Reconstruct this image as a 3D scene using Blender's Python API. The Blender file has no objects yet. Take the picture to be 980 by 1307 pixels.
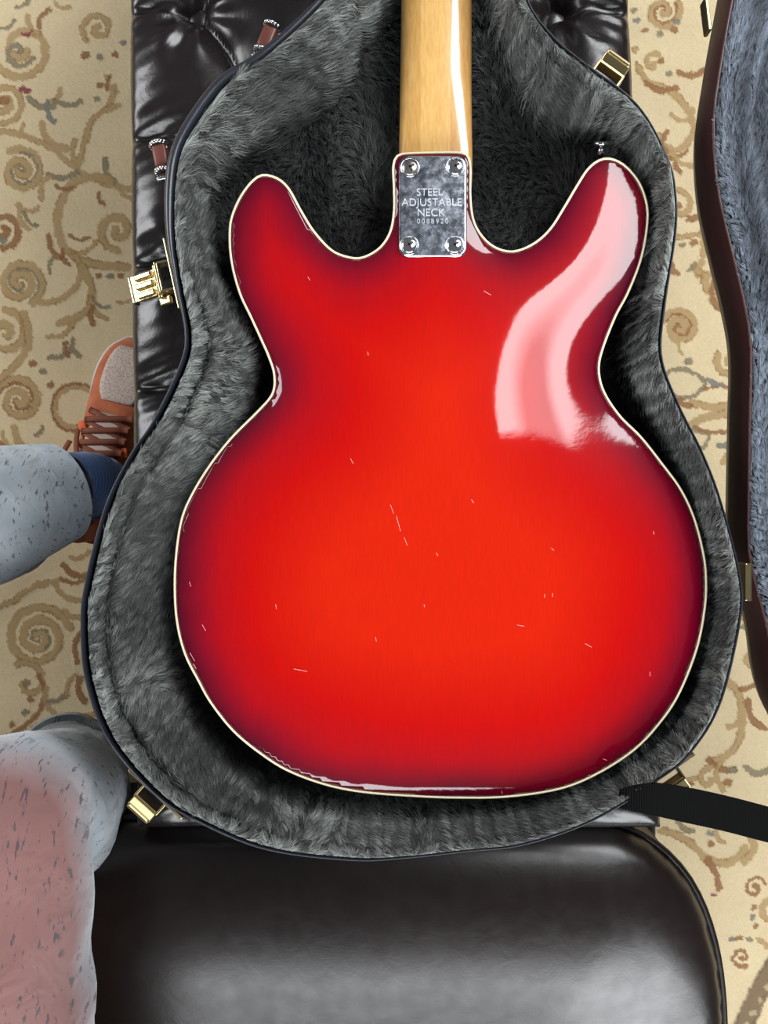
import bpy, bmesh, math, random
import numpy as np
from mathutils import Vector, Matrix, geometry
random.seed(4)
rng = np.random.default_rng(7)
S = bpy.context.scene
COL = S.collection
PI = math.pi

# ------------------------------------------------------------------ camera, world, lights, exposure
CAMZ = 1.133
cam_d = bpy.data.cameras.new('camera')
cam_d.sensor_fit = 'HORIZONTAL'; cam_d.sensor_width = 36.0; cam_d.lens = 36.0
cam_d.clip_start = 0.02
cam = bpy.data.objects.new('camera', cam_d); COL.objects.link(cam)
cam.location = (0, 0, CAMZ); cam.rotation_euler = (0, 0, 0)
S.camera = cam
S.view_settings.view_transform = 'Standard'; S.view_settings.look = 'None'
S.view_settings.gamma = 1.0; S.view_settings.use_curve_mapping = False
S.view_settings.exposure = 0.0
w = bpy.data.worlds.new('room_light'); S.world = w; w.use_nodes = True
w.node_tree.nodes['Background'].inputs[0].default_value = (0.86, 0.92, 1.0, 1)
w.node_tree.nodes['Background'].inputs[1].default_value = 0.15

def area(name, loc, target, sx, sy, power, col=(1, 1, 1)):
    l = bpy.data.lights.new(name, 'AREA'); l.shape = 'RECTANGLE'; l.size = sx; l.size_y = sy
    l.energy = power; l.color = col
    o = bpy.data.objects.new(name, l); COL.objects.link(o); o.location = loc
    o.rotation_euler = (Vector(target) - Vector(loc)).to_track_quat('-Z', 'Y').to_euler()
    return o
sky_lamp = area('skylight', (1.45, 1.55, 2.35), (1.45, 1.55, 0.0), 1.9, 2.5, 195, (0.95, 0.98, 1.0))
sky_lamp.rotation_euler = (0, 0, 0); lt_ = sky_lamp.data; lt_.use_nodes = True; ln_ = lt_.node_tree
# mask added to the emission: slanted polygon with dimmer oval, shapes the horn reflection
def lmath(op, a, b_=None, clamp=False):
    n_ = ln_.nodes.new('ShaderNodeMath'); n_.operation = op; n_.use_clamp = clamp
    for k_, v_ in enumerate((a, b_)):
        if v_ is None: continue
        if hasattr(v_, 'links'): ln_.links.new(v_, n_.inputs[k_])
        else: n_.inputs[k_].default_value = v_
    return n_.outputs[0]
gm_ = ln_.nodes.new('ShaderNodeNewGeometry'); sp_ = ln_.nodes.new('ShaderNodeSeparateXYZ'); ln_.links.new(gm_.outputs['Position'], sp_.inputs[0]); lx_, ly_ = sp_.outputs[0], sp_.outputs[1]
tot_ = None
for sg_, x0_, y0_, k_ in ((1, .53, .33, .20), (1, 1.00, .42, .68), (-1, .60, 1.0, 2.8), (-1, .53, .62, 3.6)):
    line_ = lmath('ADD', lmath('MULTIPLY', lmath('SUBTRACT', lx_, x0_), k_), y0_)
    d_ = lmath('MULTIPLY', lmath('SUBTRACT', ly_, line_), sg_); mk_ = lmath('MULTIPLY', d_, 30.0, True)
    tot_ = mk_ if tot_ is None else lmath('MULTIPLY', tot_, mk_)
ex_ = lmath('SUBTRACT', lx_, .83); ey_ = lmath('MULTIPLY', lmath('SUBTRACT', ly_, .45), .45)
rr_ = lmath('SQRT', lmath('ADD', lmath('MULTIPLY', ex_, ex_), lmath('MULTIPLY', ey_, ey_)))
dim_ = lmath('ADD', lmath('MULTIPLY', lmath('MULTIPLY', lmath('SUBTRACT', rr_, .12), 9.0, True), .62), .42)
ln_.links.new(lmath('MULTIPLY', tot_, dim_), ln_.nodes['Emission'].inputs['Strength'])
area('rear_window', (0.2, -2.7, 1.9), (0, 0, 0.45), 3.6, 1.3, 175, (0.93, 0.97, 1.0))
area('side_window', (-2.6, 1.0, 1.9), (0, 0.1, 0.3), 1.4, 1.3, 60, (0.97, 0.98, 1.0))

def P(px, py, z):
    d = (CAMZ - z) / 980.0
    return ((px - 490) * d, (653.5 - py) * d, z)

# ------------------------------------------------------------------ node helpers
def mat(name, base=(0.5, 0.5, 0.5), rough=0.5, metal=0.0, spec=0.5, coat=0.0, sheen=0.0):
    m = bpy.data.materials.new(name); m.use_nodes = True
    b = m.node_tree.nodes['Principled BSDF']
    b.inputs['Base Color'].default_value = (*base, 1); b.inputs['Roughness'].default_value = rough
    b.inputs['Metallic'].default_value = metal; b.inputs['Specular IOR Level'].default_value = spec
    b.inputs['Coat Weight'].default_value = coat; b.inputs['Coat Roughness'].default_value = 0.05
    b.inputs['Sheen Weight'].default_value = sheen
    return m, m.node_tree, b
def N(t, kind, **kw):
    n = t.nodes.new(kind)
    for k, v in kw.items():
        if k.startswith('i_'):
            n.inputs[k[2:].replace('_', ' ')].default_value = v
        else: setattr(n, k, v)
    return n
def noise(t, scale, detail=3, rough=0.5, vec=None, stretch=None, dist=0.0):
    n = N(t, 'ShaderNodeTexNoise'); n.inputs['Scale'].default_value = scale
    n.inputs['Detail'].default_value = detail; n.inputs['Roughness'].default_value = rough
    n.inputs['Distortion'].default_value = dist
    tc = N(t, 'ShaderNodeTexCoord'); out = tc.outputs['Object']
    if stretch:
        mp = N(t, 'ShaderNodeMapping'); mp.inputs['Scale'].default_value = stretch
        t.links.new(out, mp.inputs[0]); out = mp.outputs[0]
    t.links.new(out, n.inputs['Vector'])
    return n.outputs['Fac']
def ramp(t, src, stops):
    r = N(t, 'ShaderNodeValToRGB'); e = r.color_ramp.elements
    while len(e) < len(stops): e.new(0.5)
    for i, (p, c) in enumerate(stops):
        e[i].position = p; e[i].color = (*c, 1) if len(c) == 3 else c
    t.links.new(src, r.inputs[0]); return r.outputs[0]
def mix(t, fac, a, b, mode='MIX'):
    m = N(t, 'ShaderNodeMix'); m.data_type = 'RGBA'; m.blend_type = mode
    for i, v in ((0, fac), (6, a), (7, b)):
        if hasattr(v, 'links'): t.links.new(v, m.inputs[i])
        else: m.inputs[i].default_value = v if i == 0 else (*v, 1)
    return m.outputs[2]
def bump(t, bsdf, src, strength=0.3, dist=0.001, chain=None):
    b = N(t, 'ShaderNodeBump'); b.inputs['Strength'].default_value = strength
    b.inputs['Distance'].default_value = dist; t.links.new(src, b.inputs['Height'])
    if chain is not None: t.links.new(chain, b.inputs['Normal'])
    t.links.new(b.outputs[0], bsdf.inputs['Normal']); return b.outputs[0]

def leather(name, base, rough=0.3, grain=900, wr=0.25):
    m, t, b = mat(name, base, rough, spec=0.55)
    g = noise(t, grain, 3); wv = noise(t, 45, 4, 0.6, dist=0.8)
    t.links.new(ramp(t, noise(t, 60, 4), [(0.3, (rough - .02,) * 3), (0.7, (rough + .04,) * 3)]), b.inputs['Roughness'])
    c = bump(t, b, wv, wr, 0.002); bump(t, b, g, 0.12, 0.0004, c)
    return m
M = {}
M['leather'] = leather('dark_leather', (0.011, 0.0075, 0.0075), 0.27)
M['seat_leather'] = leather('seat_leather', (0.010, 0.0045, 0.0035), 0.30, 700, 0.10)
M['vinyl'] = leather('case_vinyl', (0.02, 0.022, 0.03), 0.3, 1200, 0.12)
M['brown_vinyl'] = leather('brown_vinyl', (0.055, 0.02, 0.018), 0.42, 1200, 0.12)
M['handle'] = leather('brown_handle_leather', (0.12, 0.032, 0.02), 0.4, 900, 0.15)
M['chrome'] = mat('chrome', (0.75, 0.77, 0.8), 0.14, 1.0)[0]
m, t, b = mat('gold', (0.66, 0.55, 0.30), 0.22, 1.0)
bump(t, b, noise(t, 300, 3), 0.25, 0.001); M['gold'] = m
M['aged_gold'] = mat('aged_gold', (0.42, 0.33, 0.17), 0.32, 1.0)[0]
M['cream'] = mat('cream_binding', (0.78, 0.68, 0.46), 0.3, coat=0.5)[0]
m, t, b = mat('black_webbing', (0.003, 0.003, 0.003), 0.8, spec=0.08)
wv = N(t, 'ShaderNodeTexWave', wave_type='BANDS', bands_direction='X'); wv.inputs['Scale'].default_value = 190
wv.inputs['Distortion'].default_value = 0.6
tc = N(t, 'ShaderNodeTexCoord'); t.links.new(tc.outputs['Object'], wv.inputs['Vector'])
bump(t, b, wv.outputs['Fac'], 0.7, 0.001); M['webbing'] = m
# plush
def fur_mat(name, lo, mid, hi):
    m, t, b = mat(name, mid, 0.45, spec=0.35)
    a = N(t, 'ShaderNodeAttribute', attribute_name='shade')
    t.links.new(ramp(t, a.outputs['Fac'], [(0.05, lo), (0.5, mid), (0.95, hi)]), b.inputs['Base Color'])
    return m
M['fur'] = fur_mat('plush_fibres', (0.022, 0.023, 0.023), (0.088, 0.092, 0.087), (0.47, 0.50, 0.46))
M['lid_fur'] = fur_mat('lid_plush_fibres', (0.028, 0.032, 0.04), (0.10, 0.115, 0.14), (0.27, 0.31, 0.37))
M['plush'] = mat('plush_backing', (0.016, 0.016, 0.017), 0.9, spec=0.1)[0]

# ------------------------------------------------------------------ object helpers
WORLD = {}
def link(name, data, parent=None, smooth=False):
    o = bpy.data.objects.new(name, data); COL.objects.link(o)
    if parent is not None:
        o.parent = parent
        if parent.type == 'EMPTY': o.location = -Vector(parent.location)
    return o
def mesh(name, verts, faces, material, parent=None, smooth=True):
    me = bpy.data.meshes.new(name)
    verts = np.asarray(verts, dtype=float)
    me.from_pydata(verts.tolist(), [], [tuple(int(i) for i in f) for f in faces])
    me.update()
    if smooth: me.polygons.foreach_set('use_smooth', [True] * len(me.polygons))
    for mm in (material if isinstance(material, (list, tuple)) else [material]): me.materials.append(mm)
    return link(name, me, parent)
def from_bm(name, bm, material, parent=None, smooth=True):
    me = bpy.data.meshes.new(name); bmesh.ops.recalc_face_normals(bm, faces=bm.faces); bm.to_mesh(me); bm.free()
    if smooth: me.polygons.foreach_set('use_smooth', [True] * len(me.polygons))
    me.materials.append(material)
    return link(name, me, parent)
def thing(name, label, cat, loc):
    o = bpy.data.objects.new(name, None); COL.objects.link(o); o.location = loc
    o['label'] = label; o['category'] = cat; o.empty_display_size = 0.05
    return o
def box(bm, size, M4, bev=0.0):
    r = bmesh.ops.create_cube(bm, size=1.0)
    vs = r['verts']
    bmesh.ops.transform(bm, matrix=M4 @ Matrix.Diagonal((*size, 1)), verts=vs)
    if bev:
        es = list({e for v in vs for e in v.link_edges})
        bmesh.ops.bevel(bm, geom=es, offset=bev, segments=2, affect='EDGES', profile=0.5)
def cyl(bm, r, h, M4, seg=20, r2=None):
    x = bmesh.ops.create_cone(bm, cap_ends=True, segments=seg, radius1=r, radius2=r if r2 is None else r2, depth=h)
    bmesh.ops.transform(bm, matrix=M4, verts=x['verts'])
def frame(o, x, z=(0, 0, 1)):
    x = Vector(x).normalized(); z = Vector(z); z = (z - x * z.dot(x)).normalized(); y = z.cross(x)
    m = Matrix((x, y, z)).transposed().to_4x4(); m.translation = Vector(o); return m
T = Matrix.Translation
def R(a, ax): return Matrix.Rotation(a, 4, ax)
def catmull(pts, n, closed=True):
    """resample a list of points with a Catmull-Rom spline, n points evenly by key index length"""
    p = np.asarray(pts, float); k = len(p)
    if closed:
        idx = lambda i: i % k
        segs = k
    else:
        idx = lambda i: np.clip(i, 0, k - 1)
        segs = k - 1
    u = np.linspace(0, segs, 4000, endpoint=not closed)
    i = np.floor(u).astype(int)
    if not closed: i = np.minimum(i, segs - 1)
    f = (u - i)[:, None]
    p0, p1, p2, p3 = p[idx(i - 1)], p[idx(i)], p[idx(i + 1)], p[idx(i + 2)]
    q = 0.5 * (2 * p1 + (p2 - p0) * f + (2 * p0 - 5 * p1 + 4 * p2 - p3) * f ** 2 + (3 * p1 - p0 - 3 * p2 + p3) * f ** 3)
    if closed: qq = np.vstack([q, q[:1]])
    else: qq = q
    L = np.concatenate([[0], np.cumsum(np.linalg.norm(np.diff(qq[:, :2], axis=0), axis=1))])
    s = np.linspace(0, L[-1], n, endpoint=not closed)
    return np.stack([np.interp(s, L, qq[:, c]) for c in range(qq.shape[1])], 1)
def tube(name, pts, rad, material, parent=None, closed=False, seg=8, flat=1.0, cap=True):
    pts = np.asarray(pts, float); n = len(pts); rad = np.broadcast_to(rad, (n,))
    tg = np.roll(pts, -1, 0) - np.roll(pts, 1, 0)
    if not closed: tg[0] = pts[1] - pts[0]; tg[-1] = pts[-1] - pts[-2]
    tg /= np.linalg.norm(tg, axis=1)[:, None] + 1e-12
    up = np.array([0, 0, 1.0]); sd = np.cross(tg, up); bad = np.linalg.norm(sd, axis=1) < 1e-3
    sd[bad] = (1, 0, 0); sd /= np.linalg.norm(sd, axis=1)[:, None]; nn = np.cross(sd, tg)
    V = []; F = []
    for j in range(seg):
        a = 2 * PI * j / seg
        V.append(pts + sd * (np.cos(a) * rad)[:, None] + nn * (np.sin(a) * rad * flat)[:, None])
    V = np.stack(V, 1).reshape(-1, 3)
    m = n if closed else n - 1
    for i in range(m):
        for j in range(seg):
            i2 = (i + 1) % n; j2 = (j + 1) % seg
            F.append((i * seg + j, i * seg + j2, i2 * seg + j2, i2 * seg + j))
    if not closed and cap:
        F.append(tuple(range(seg))); F.append(tuple((n - 1) * seg + j for j in range(seg))[::-1])
    return mesh(name, V, F, material, parent)
def inside(poly, x, y):
    poly = np.asarray(poly); res = np.zeros(np.shape(x), bool); n = len(poly)
    for i in range(n):
        x1, y1 = poly[i]; x2, y2 = poly[(i + 1) % n]
        if y1 == y2: continue
        c = ((y1 > y) != (y2 > y)) & (x < (x2 - x1) * (y - y1) / (y2 - y1) + x1)
        res ^= c
    return res
def polydist(pts, x, y, closed=True, arg=False):
    pts = np.asarray(pts); n = len(pts); best = np.full(np.shape(x), 1e9)
    for i in range(n if closed else n - 1):
        a = pts[i]; bb = pts[(i + 1) % n]; dx, dy = bb - a; L = dx * dx + dy * dy + 1e-12
        tt = np.clip(((x - a[0]) * dx + (y - a[1]) * dy) / L, 0, 1)
        d = (x - a[0] - tt * dx) ** 2 + (y - a[1] - tt * dy) ** 2
        best = np.minimum(best, d)
    return np.sqrt(best)
_tab = rng.random((8, 256, 256))
def vn(x, y, k=0):
    x = np.asarray(x, float); y = np.asarray(y, float)
    xi = np.floor(x).astype(int); yi = np.floor(y).astype(int); fx = x - xi; fy = y - yi
    fx = fx * fx * (3 - 2 * fx); fy = fy * fy * (3 - 2 * fy); tb = _tab[k]
    g = lambda a, c: tb[(xi + a) & 255, (yi + c) & 255]
    return (g(0, 0) * (1 - fx) + g(1, 0) * fx) * (1 - fy) + (g(0, 1) * (1 - fx) + g(1, 1) * fx) * fy
def fill(outline, spacing, margin):
    """triangulate the inside of an outline with a regular field of inner points"""
    o = np.asarray(outline); x0, y0 = o.min(0); x1, y1 = o.max(0)
    X, Y = np.meshgrid(np.arange(x0, x1, spacing), np.arange(y0, y1, spacing)); X = X.copy(); X[1::2] += spacing / 2
    X = X.ravel(); Y = Y.ravel(); k = inside(o, X, Y); X = X[k]; Y = Y[k]
    k = polydist(o, X, Y) > margin; pts = np.concatenate([o, np.stack([X[k], Y[k]], 1)])
    n = len(o)
    r = geometry.delaunay_2d_cdt([Vector(p) for p in pts.tolist()], [(i, (i + 1) % n) for i in range(n)], [list(range(n))], 1, 1e-7)
    v = np.array([(q.x, q.y) for q in r[0]]); return v, r[2]

# ------------------------------------------------------------------ floor and rug
floor_m, t, b = mat('floor_boards', (0.2, 0.13, 0.08), 0.5)
t.links.new(ramp(t, noise(t, 3, 5, stretch=(1, 12, 1)), [(0.3, (0.13, 0.08, 0.05)), (0.7, (0.26, 0.17, 0.1))]), b.inputs['Base Color'])
f = mesh('floor', [(-3, -3, -0.012), (3, -3, -0.012), (3, 3, -0.012), (-3, 3, -0.012)], [(0, 1, 2, 3)], floor_m); f['kind'] = 'structure'

STROKES = []   # (points, width, kind)
def st(pts, wd, kind=0): STROKES.append((catmull(pts, max(8, int(len(pts) * 7)), False), wd, kind))
def spiral(cx, cy, r, a0, turns, wd, sgn=1, kind=0, r1=0.12):
    k = int(turns * 22); q = np.linspace(0, 1, k)
    rr = r * (1 - q) + r * r1 * q; aa = math.radians(a0) + sgn * q * turns * 2 * PI
    STROKES.append((np.stack([cx + rr * np.cos(aa), cy + rr * np.sin(aa)], 1), wd, kind))
def leaf(x, y, a, L, wd=3.5, kind=0):
    c, s = math.cos(math.radians(a)), math.sin(math.radians(a)); q = np.linspace(0, 1, 9)
    bx = q * L; by = np.sin(q * PI) * L * 0.18
    STROKES.append((np.stack([x + bx * c - by * s, y + bx * s + by * c], 1), wd, kind))
def dot(x, y, kind=1, r=4.5): STROKES.append((np.array([[x - 1, y], [x + 1, y]]), r, kind))
# left of the bench
spiral(28, 62, 43, 200, 1.5, 6, -1); spiral(125, 36, 22, 140, 1.3, 5, 1); spiral(22, 66, 20, 20, 1, 4, 1, 2)
for a in ((108, 70, 1), (127, 72, 2), (146, 68, 1), (157, 53, 3), (123, 126, 2), (127, 108, 1)): dot(*a)
leaf(35, 20, 60, 26, 4, 0); leaf(62, 12, 120, 26, 4, 1); leaf(0, 35, -30, 22, 3, 2); leaf(70, 2, 20, 20, 3, 0); leaf(20, 10, -50, 30, 3, 2)
leaf(28, 42, -10, 12, 3, 4); leaf(27, 112, 20, 10, 4, 4); leaf(36, 124, 20, 34, 4, 2); leaf(62, 130, -50, 22, 4, 0); leaf(60, 130, 70, 26, 4, 3); leaf(70, 128, 0, 32, 4, 2)
leaf(136, 97, 60, 24, 4, 0); leaf(125, 144, -60, 40, 4, 0); leaf(140, 96, 100, 18, 3, 1)
spiral(4, 130, 26, 90, 1.6, 5, -1); dot(5, 128, 1, 6)
st([(-20, 165), (5, 167), (30, 173), (67, 190), (97, 215), (120, 228), (148, 238), (175, 240)], 5)
st([(100, 212), (108, 180), (115, 155), (130, 142), (150, 134)], 5)
leaf(52, 157, 45, 46, 5); leaf(96, 178, 85, 32, 4); leaf(28, 156, 80, 20, 3); leaf(60, 222, -5, 38, 4, 2); leaf(134, 203, 65, 34, 4, 2); leaf(150, 235, 40, 28, 4)
spiral(26, 218, 29, -120, 1.8, 6, 1); spiral(26, 218, 25, -90, 1.2, 2, 1, 2)
st([(138, 229), (110, 226), (84, 242), (73, 279), (81, 314), (110, 335), (162, 341)], 6.5)
spiral(150, 294, 26, 90, 1.3, 6, 1); leaf(62, 225, 110, 30, 4); leaf(70, 236, 10, 22, 3, 1); leaf(126, 245, 70, 16, 3, 1)
leaf(62, 300, 60, 34, 4, 1); leaf(88, 300, 10, 24, 3, 1); leaf(80, 320, -15, 44, 4, 0); leaf(67, 328, 100, 20, 3, 2); leaf(80, 318, 70, 20, 3, 1)
spiral(3, 293, 24, 90, 1.4, 5, -1, 1); dot(4, 307, 3, 5); dot(8, 290, 1, 4); leaf(25, 262, 70, 32, 4); leaf(22, 262, 10, 24, 4); leaf(30, 270, 45, 26, 3, 2)
spiral(25, 361, 30, 60, 2.0, 6, -1); spiral(25, 361, 26, 60, 1.2, 2, -1, 2)
st([(96, 326), (103, 345), (95, 368), (72, 383), (48, 386)], 5); st([(104, 340), (116, 365), (114, 390), (96, 405), (76, 412)], 6)
leaf(116, 380, 55, 32, 4, 0); leaf(118, 380, 30, 24, 3, 2); leaf(60, 430, -30, 40, 4); leaf(118, 392, 90, 20, 4, 1); leaf(150, 385, -20, 22, 3)
for a in ((125, 352, 1), (140, 352, 2), (153, 351, 1)): dot(*a)
spiral(6, 425, 30, -90, 1.4, 6, 1); st([(30, 400), (35, 440), (10, 475), (-10, 486)], 6)
leaf(62, 455, -20, 28, 4, 2); leaf(92, 432, 70, 24, 4, 2); leaf(84, 436, 80, 18, 3, 1)
for a in ((41, 463, 1), (54, 474, 2), (64, 491, 1)): dot(*a)
spiral(24, 511, 30, 200, 1.8, 6, 1); spiral(24, 511, 26, 200, 1.1, 2, 1, 1)
spiral(96, 522, 32, -10, 0.8, 6, -1, 0, 0.8); spiral(96, 522, 35, -10, 0.8, 2, -1, 1, 0.8)
leaf(18, 545, 60, 30, 5); leaf(2, 552, 50, 28, 4); leaf(40, 570, 10, 24, 3, 2); leaf(0, 566, 10, 34, 4, 1); leaf(46, 556, -60, 14, 3, 2)
leaf(80, 722, 20, 34, 5, 1); leaf(76, 738, 0, 36, 3, 1); leaf(90, 712, -20, 26, 4, 0); leaf(70, 746, 30, 40, 4, 0)
st([(-20, 780), (15, 768), (40, 750), (70, 742)], 5); spiral(48, 814, 42, -20, 2.3, 6.5, -1); spiral(48, 814, 17, 60, 1.1, 2, -1, 2)
spiral(35, 872, 28, -120, 0.9, 5, 1, 0); st([(110, 800), (96, 820), (98, 845)], 4, 1); leaf(80, 780, 10, 30, 4)
for a in ((34, 874, 2), (38, 893, 1), (32, 910, 2), (15, 925, 1)): dot(*a, 5)
st([(50, 862), (56, 885), (48, 910), (20, 935), (-12, 950)], 4, 1); leaf(58, 880, 70, 34, 4); leaf(62, 895, -20, 20, 4, 2); st([(40, 930), (65, 918), (95, 915), (130, 912)], 4)
leaf(102, 865, 80, 30, 5, 1); leaf(95, 862, 110, 28, 4, 0)
# right of the bench
spiral(846, 14, 23, -30, 1.3, 6, 1); spiral(846, 14, 20, -30, 1.0, 2, 1, 1)
for a in ((809, 12, 2), (812, 25, 3), (823, 38, 1), (843, 42, 2), (860, 37, 1), (864, 27, 3), (844, 77, 1), (854, 94, 2), (811, 63, 0)): dot(*a)
spiral(834, 80, 13, -60, 0.8, 5, -1); leaf(868, 92, -5, 30, 5, 1); leaf(813, 80, 60, 22, 4, 2)
st([(814, 84), (828, 104), (850, 112), (868, 126), (880, 145), (887, 166), (872, 186), (850, 199)], 5.5); leaf(824, 104, 10, 40, 4, 1); leaf(858, 146, 10, 26, 4); leaf(885, 140, 80, 30, 4)
leaf(842, 172, 50, 22, 5, 0); leaf(852, 168, 95, 26, 4, 1); leaf(862, 205, 60, 16, 4, 1); leaf(848, 200, -15, 30, 3, 1); leaf(860, 200, 10, 40, 4)
spiral(866, 262, 20, -90, 0.9, 5, 1); dot(868, 262, 1, 4); leaf(880, 278, -30, 26, 5, 1); leaf(900, 262, 90, 26, 4, 0)
st([(862, 302), (880, 300), (898, 296), (905, 280)], 4); st([(896, 296), (898, 325), (890, 350)], 5); dot(872, 312, 2, 5); dot(886, 310, 1, 5)
leaf(886, 340, 20, 26, 6, 0); leaf(900, 350, 60, 34, 6, 0); leaf(858, 338, 60, 14, 4, 1); leaf(880, 345, -60, 14, 3, 2); leaf(912, 360, 80, 34, 5, 1)
spiral(868, 418, 23, -150, 1.7, 6, 1); spiral(868, 418, 19, -150, 1.2, 2, 1, 1); dot(879, 462, 2, 6); leaf(870, 432, 90, 20, 3)
spiral(934, 462, 20, -150, 1.2, 6, -1); st([(850, 478), (866, 471), (890, 478), (900, 492), (885, 505), (866, 508), (850, 500)], 3, 2)
st([(900, 496), (925, 492), (950, 502)], 3, 1); st([(884, 514), (915, 520), (955, 512)], 6); st([(884, 540), (912, 530), (955, 530)], 6); leaf(905, 484, 20, 18, 4, 3)
st([(884, 548), (905, 556), (900, 568), (885, 580)], 3, 2); leaf(918, 568, -20, 24, 5, 3); spiral(940, 590, 16, 180, 0.8, 5, 1); leaf(868, 510, 30, 16, 4, 1); st([(886, 545), (910, 552), (940, 548)], 3, 1)
leaf(936, 640, 60, 22, 4, 2); leaf(930, 700, 80, 30, 4); leaf(950, 778, 60, 30, 5, 1); leaf(944, 800, -20, 30, 4, 2); spiral(960, 840, 16, -60, 1.0, 5, 1)
st([(930, 872), (942, 884), (947, 910), (946, 935), (936, 958), (912, 972)], 6); leaf(944, 880, -30, 30, 4, 1); leaf(955, 895, 60, 40, 5, 1); leaf(930, 928, -40, 20, 4); leaf(905, 970, 20, 34, 5, 1)
spiral(906, 996, 16, -90, 0.7, 5, -1, 0); dot(935, 983, 2, 6); dot(929, 1000, 1, 6); dot(880, 999, 1, 6); leaf(954, 982, 0, 30, 5, 2); st([(920, 975), (914, 990), (924, 1010)], 4); leaf(866, 990, 10, 22, 4)
st([(845, 1062), (865, 1066), (886, 1080), (904, 1098), (930, 1102), (948, 1090), (950, 1082)], 6); st([(904, 1098), (914, 1116), (919, 1134)], 5, 1); dot(907, 1064, 3, 5); dot(909, 1078, 1, 5); st([(960, 1068), (962, 1085), (950, 1100)], 6)
leaf(915, 1060, 60, 18, 4); leaf(866, 1050, 30, 22, 4, 2); spiral(964, 1134, 15, -20, 1.3, 3, -1, 1); dot(911, 1142, 4, 4)
for a in ((963, 1158, 1), (961, 1171, 3), (965, 1182, 1), (943, 1198, 1), (956, 1200, 2), (935, 1199, 3)): dot(*a, 4)
spiral(947, 1222, 14, 60, 1.2, 3, 1, 1); spiral(986, 1160, 20, 0, 1.2, 5, 1, 0); leaf(970, 1200, 20, 30, 4)
st([(1010, 1205), (985, 1240), (965, 1275), (950, 1310), (935, 1350), (925, 1400)], 15, 5)
for i in range(7): dot(988 - i * 9, 1245 + i * 16, 6, 4)
# scrolls beyond the frame
for cx0, cx1 in ((-430, -80), (1060, 1460)):
    for cy in range(-170, 1500, 120):
        for cx in range(cx0, cx1, 120):
            x_ = cx + random.uniform(-18, 18); y_ = cy + random.uniform(-18, 18); sg_ = random.choice((1, -1)); a_ = random.uniform(0, 360)
            spiral(x_, y_, random.uniform(24, 36), a_, 1.8, 6, sg_); st([(x_ + 30, y_ + 10), (x_ + 55, y_ + 35), (x_ + 50, y_ + 70), (x_ + 20, y_ + 90)], 5)
            leaf(x_ + 52, y_ + 40, random.uniform(0, 90), 34, 4, random.choice((0, 1, 2))); leaf(x_ + 45, y_ - 10, random.uniform(-90, 0), 26, 4, random.choice((0, 1, 3))); dot(x_ - 30, y_ + 48, 1); dot(x_ - 44, y_ + 44, 2)
KC = [((0.40, 0.27, 0.125), (0.27, 0.145, 0.05)), ((0.27, 0.13, 0.055), (0.2, 0.085, 0.03)), ((0.23, 0.19, 0.115), (0.16, 0.12, 0.06)),
      ((0.19, 0.185, 0.155), (0.15, 0.14, 0.11)), ((0.22, 0.03, 0.05), (0.16, 0.03, 0.035)), ((0.17, 0.11, 0.06), (0.12, 0.075, 0.04)), ((0.42, 0.33, 0.19), (0.25, 0.16, 0.09))]
def rug_colours(X, Y):
    base = np.array([0.64, 0.51, 0.31]); n1 = vn(X / 34, Y / 34, 1)[..., None]; n2 = vn(X / 3.0, Y / 3.0, 2)[..., None]
    C = base * (0.93 + 0.1 * n1 + 0.07 * (n2 - 0.5)); C = np.repeat(C[..., None, :], 1, -2)[..., 0, :]
    wx = X + 3.2 * (vn(X / 6, Y / 6, 3) - 0.5) + 1.8 * (rng.random(X.shape) - 0.5)
    wy = Y + 3.2 * (vn(X / 6, Y / 6, 4) - 0.5) + 1.8 * (rng.random(X.shape) - 0.5)
    H = np.zeros(X.shape)
    for pts, wd, k in STROKES:
        x0, y0 = pts.min(0) - wd - 4; x1, y1 = pts.max(0) + wd + 4
        rows = np.where((Y[:, 0] > y0) & (Y[:, 0] < y1))[0]; cols = np.where((X[0] > x0) & (X[0] < x1))[0]
        if len(rows) == 0 or len(cols) == 0: continue
        sl = (slice(rows[0], rows[-1] + 1), slice(cols[0], cols[-1] + 1))
        d = polydist(pts, wx[sl], wy[sl], False) / (wd * 0.88)
        a = np.array(KC[k][0]); e = np.array(KC[k][1])
        nz = vn(X[sl] / 14, Y[sl] / 14, 5)
        edge = np.clip((d - 0.55) / 0.25, 0, 1) * np.clip((nz - 0.35) * 4, 0, 1)
        cc = a * (1 - edge[..., None]) + e * edge[..., None]
        al = np.clip((1.08 - d) / 0.2, 0, 1)[..., None] * 0.93
        C[sl] = C[sl] * (1 - al) + cc * al; H[sl] = np.maximum(H[sl], al[..., 0])
    return C, H
rug_m, t, b = mat('rug_pile', (0.5, 0.4, 0.25), 0.95, spec=0.08, sheen=0.2)
a = N(t, 'ShaderNodeAttribute', attribute_name='pattern')
c = mix(t, 0.5, a.outputs['Color'], ramp(t, noise(t, 1400, 2), [(0.25, (0.55, 0.55, 0.55)), (0.75, (1.35, 1.35, 1.35))]), 'MULTIPLY')
t.links.new(c, b.inputs['Base Color']); bump(t, b, noise(t, 900, 3), 0.6, 0.002)
rv = []; rf = []; rc = []
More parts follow.
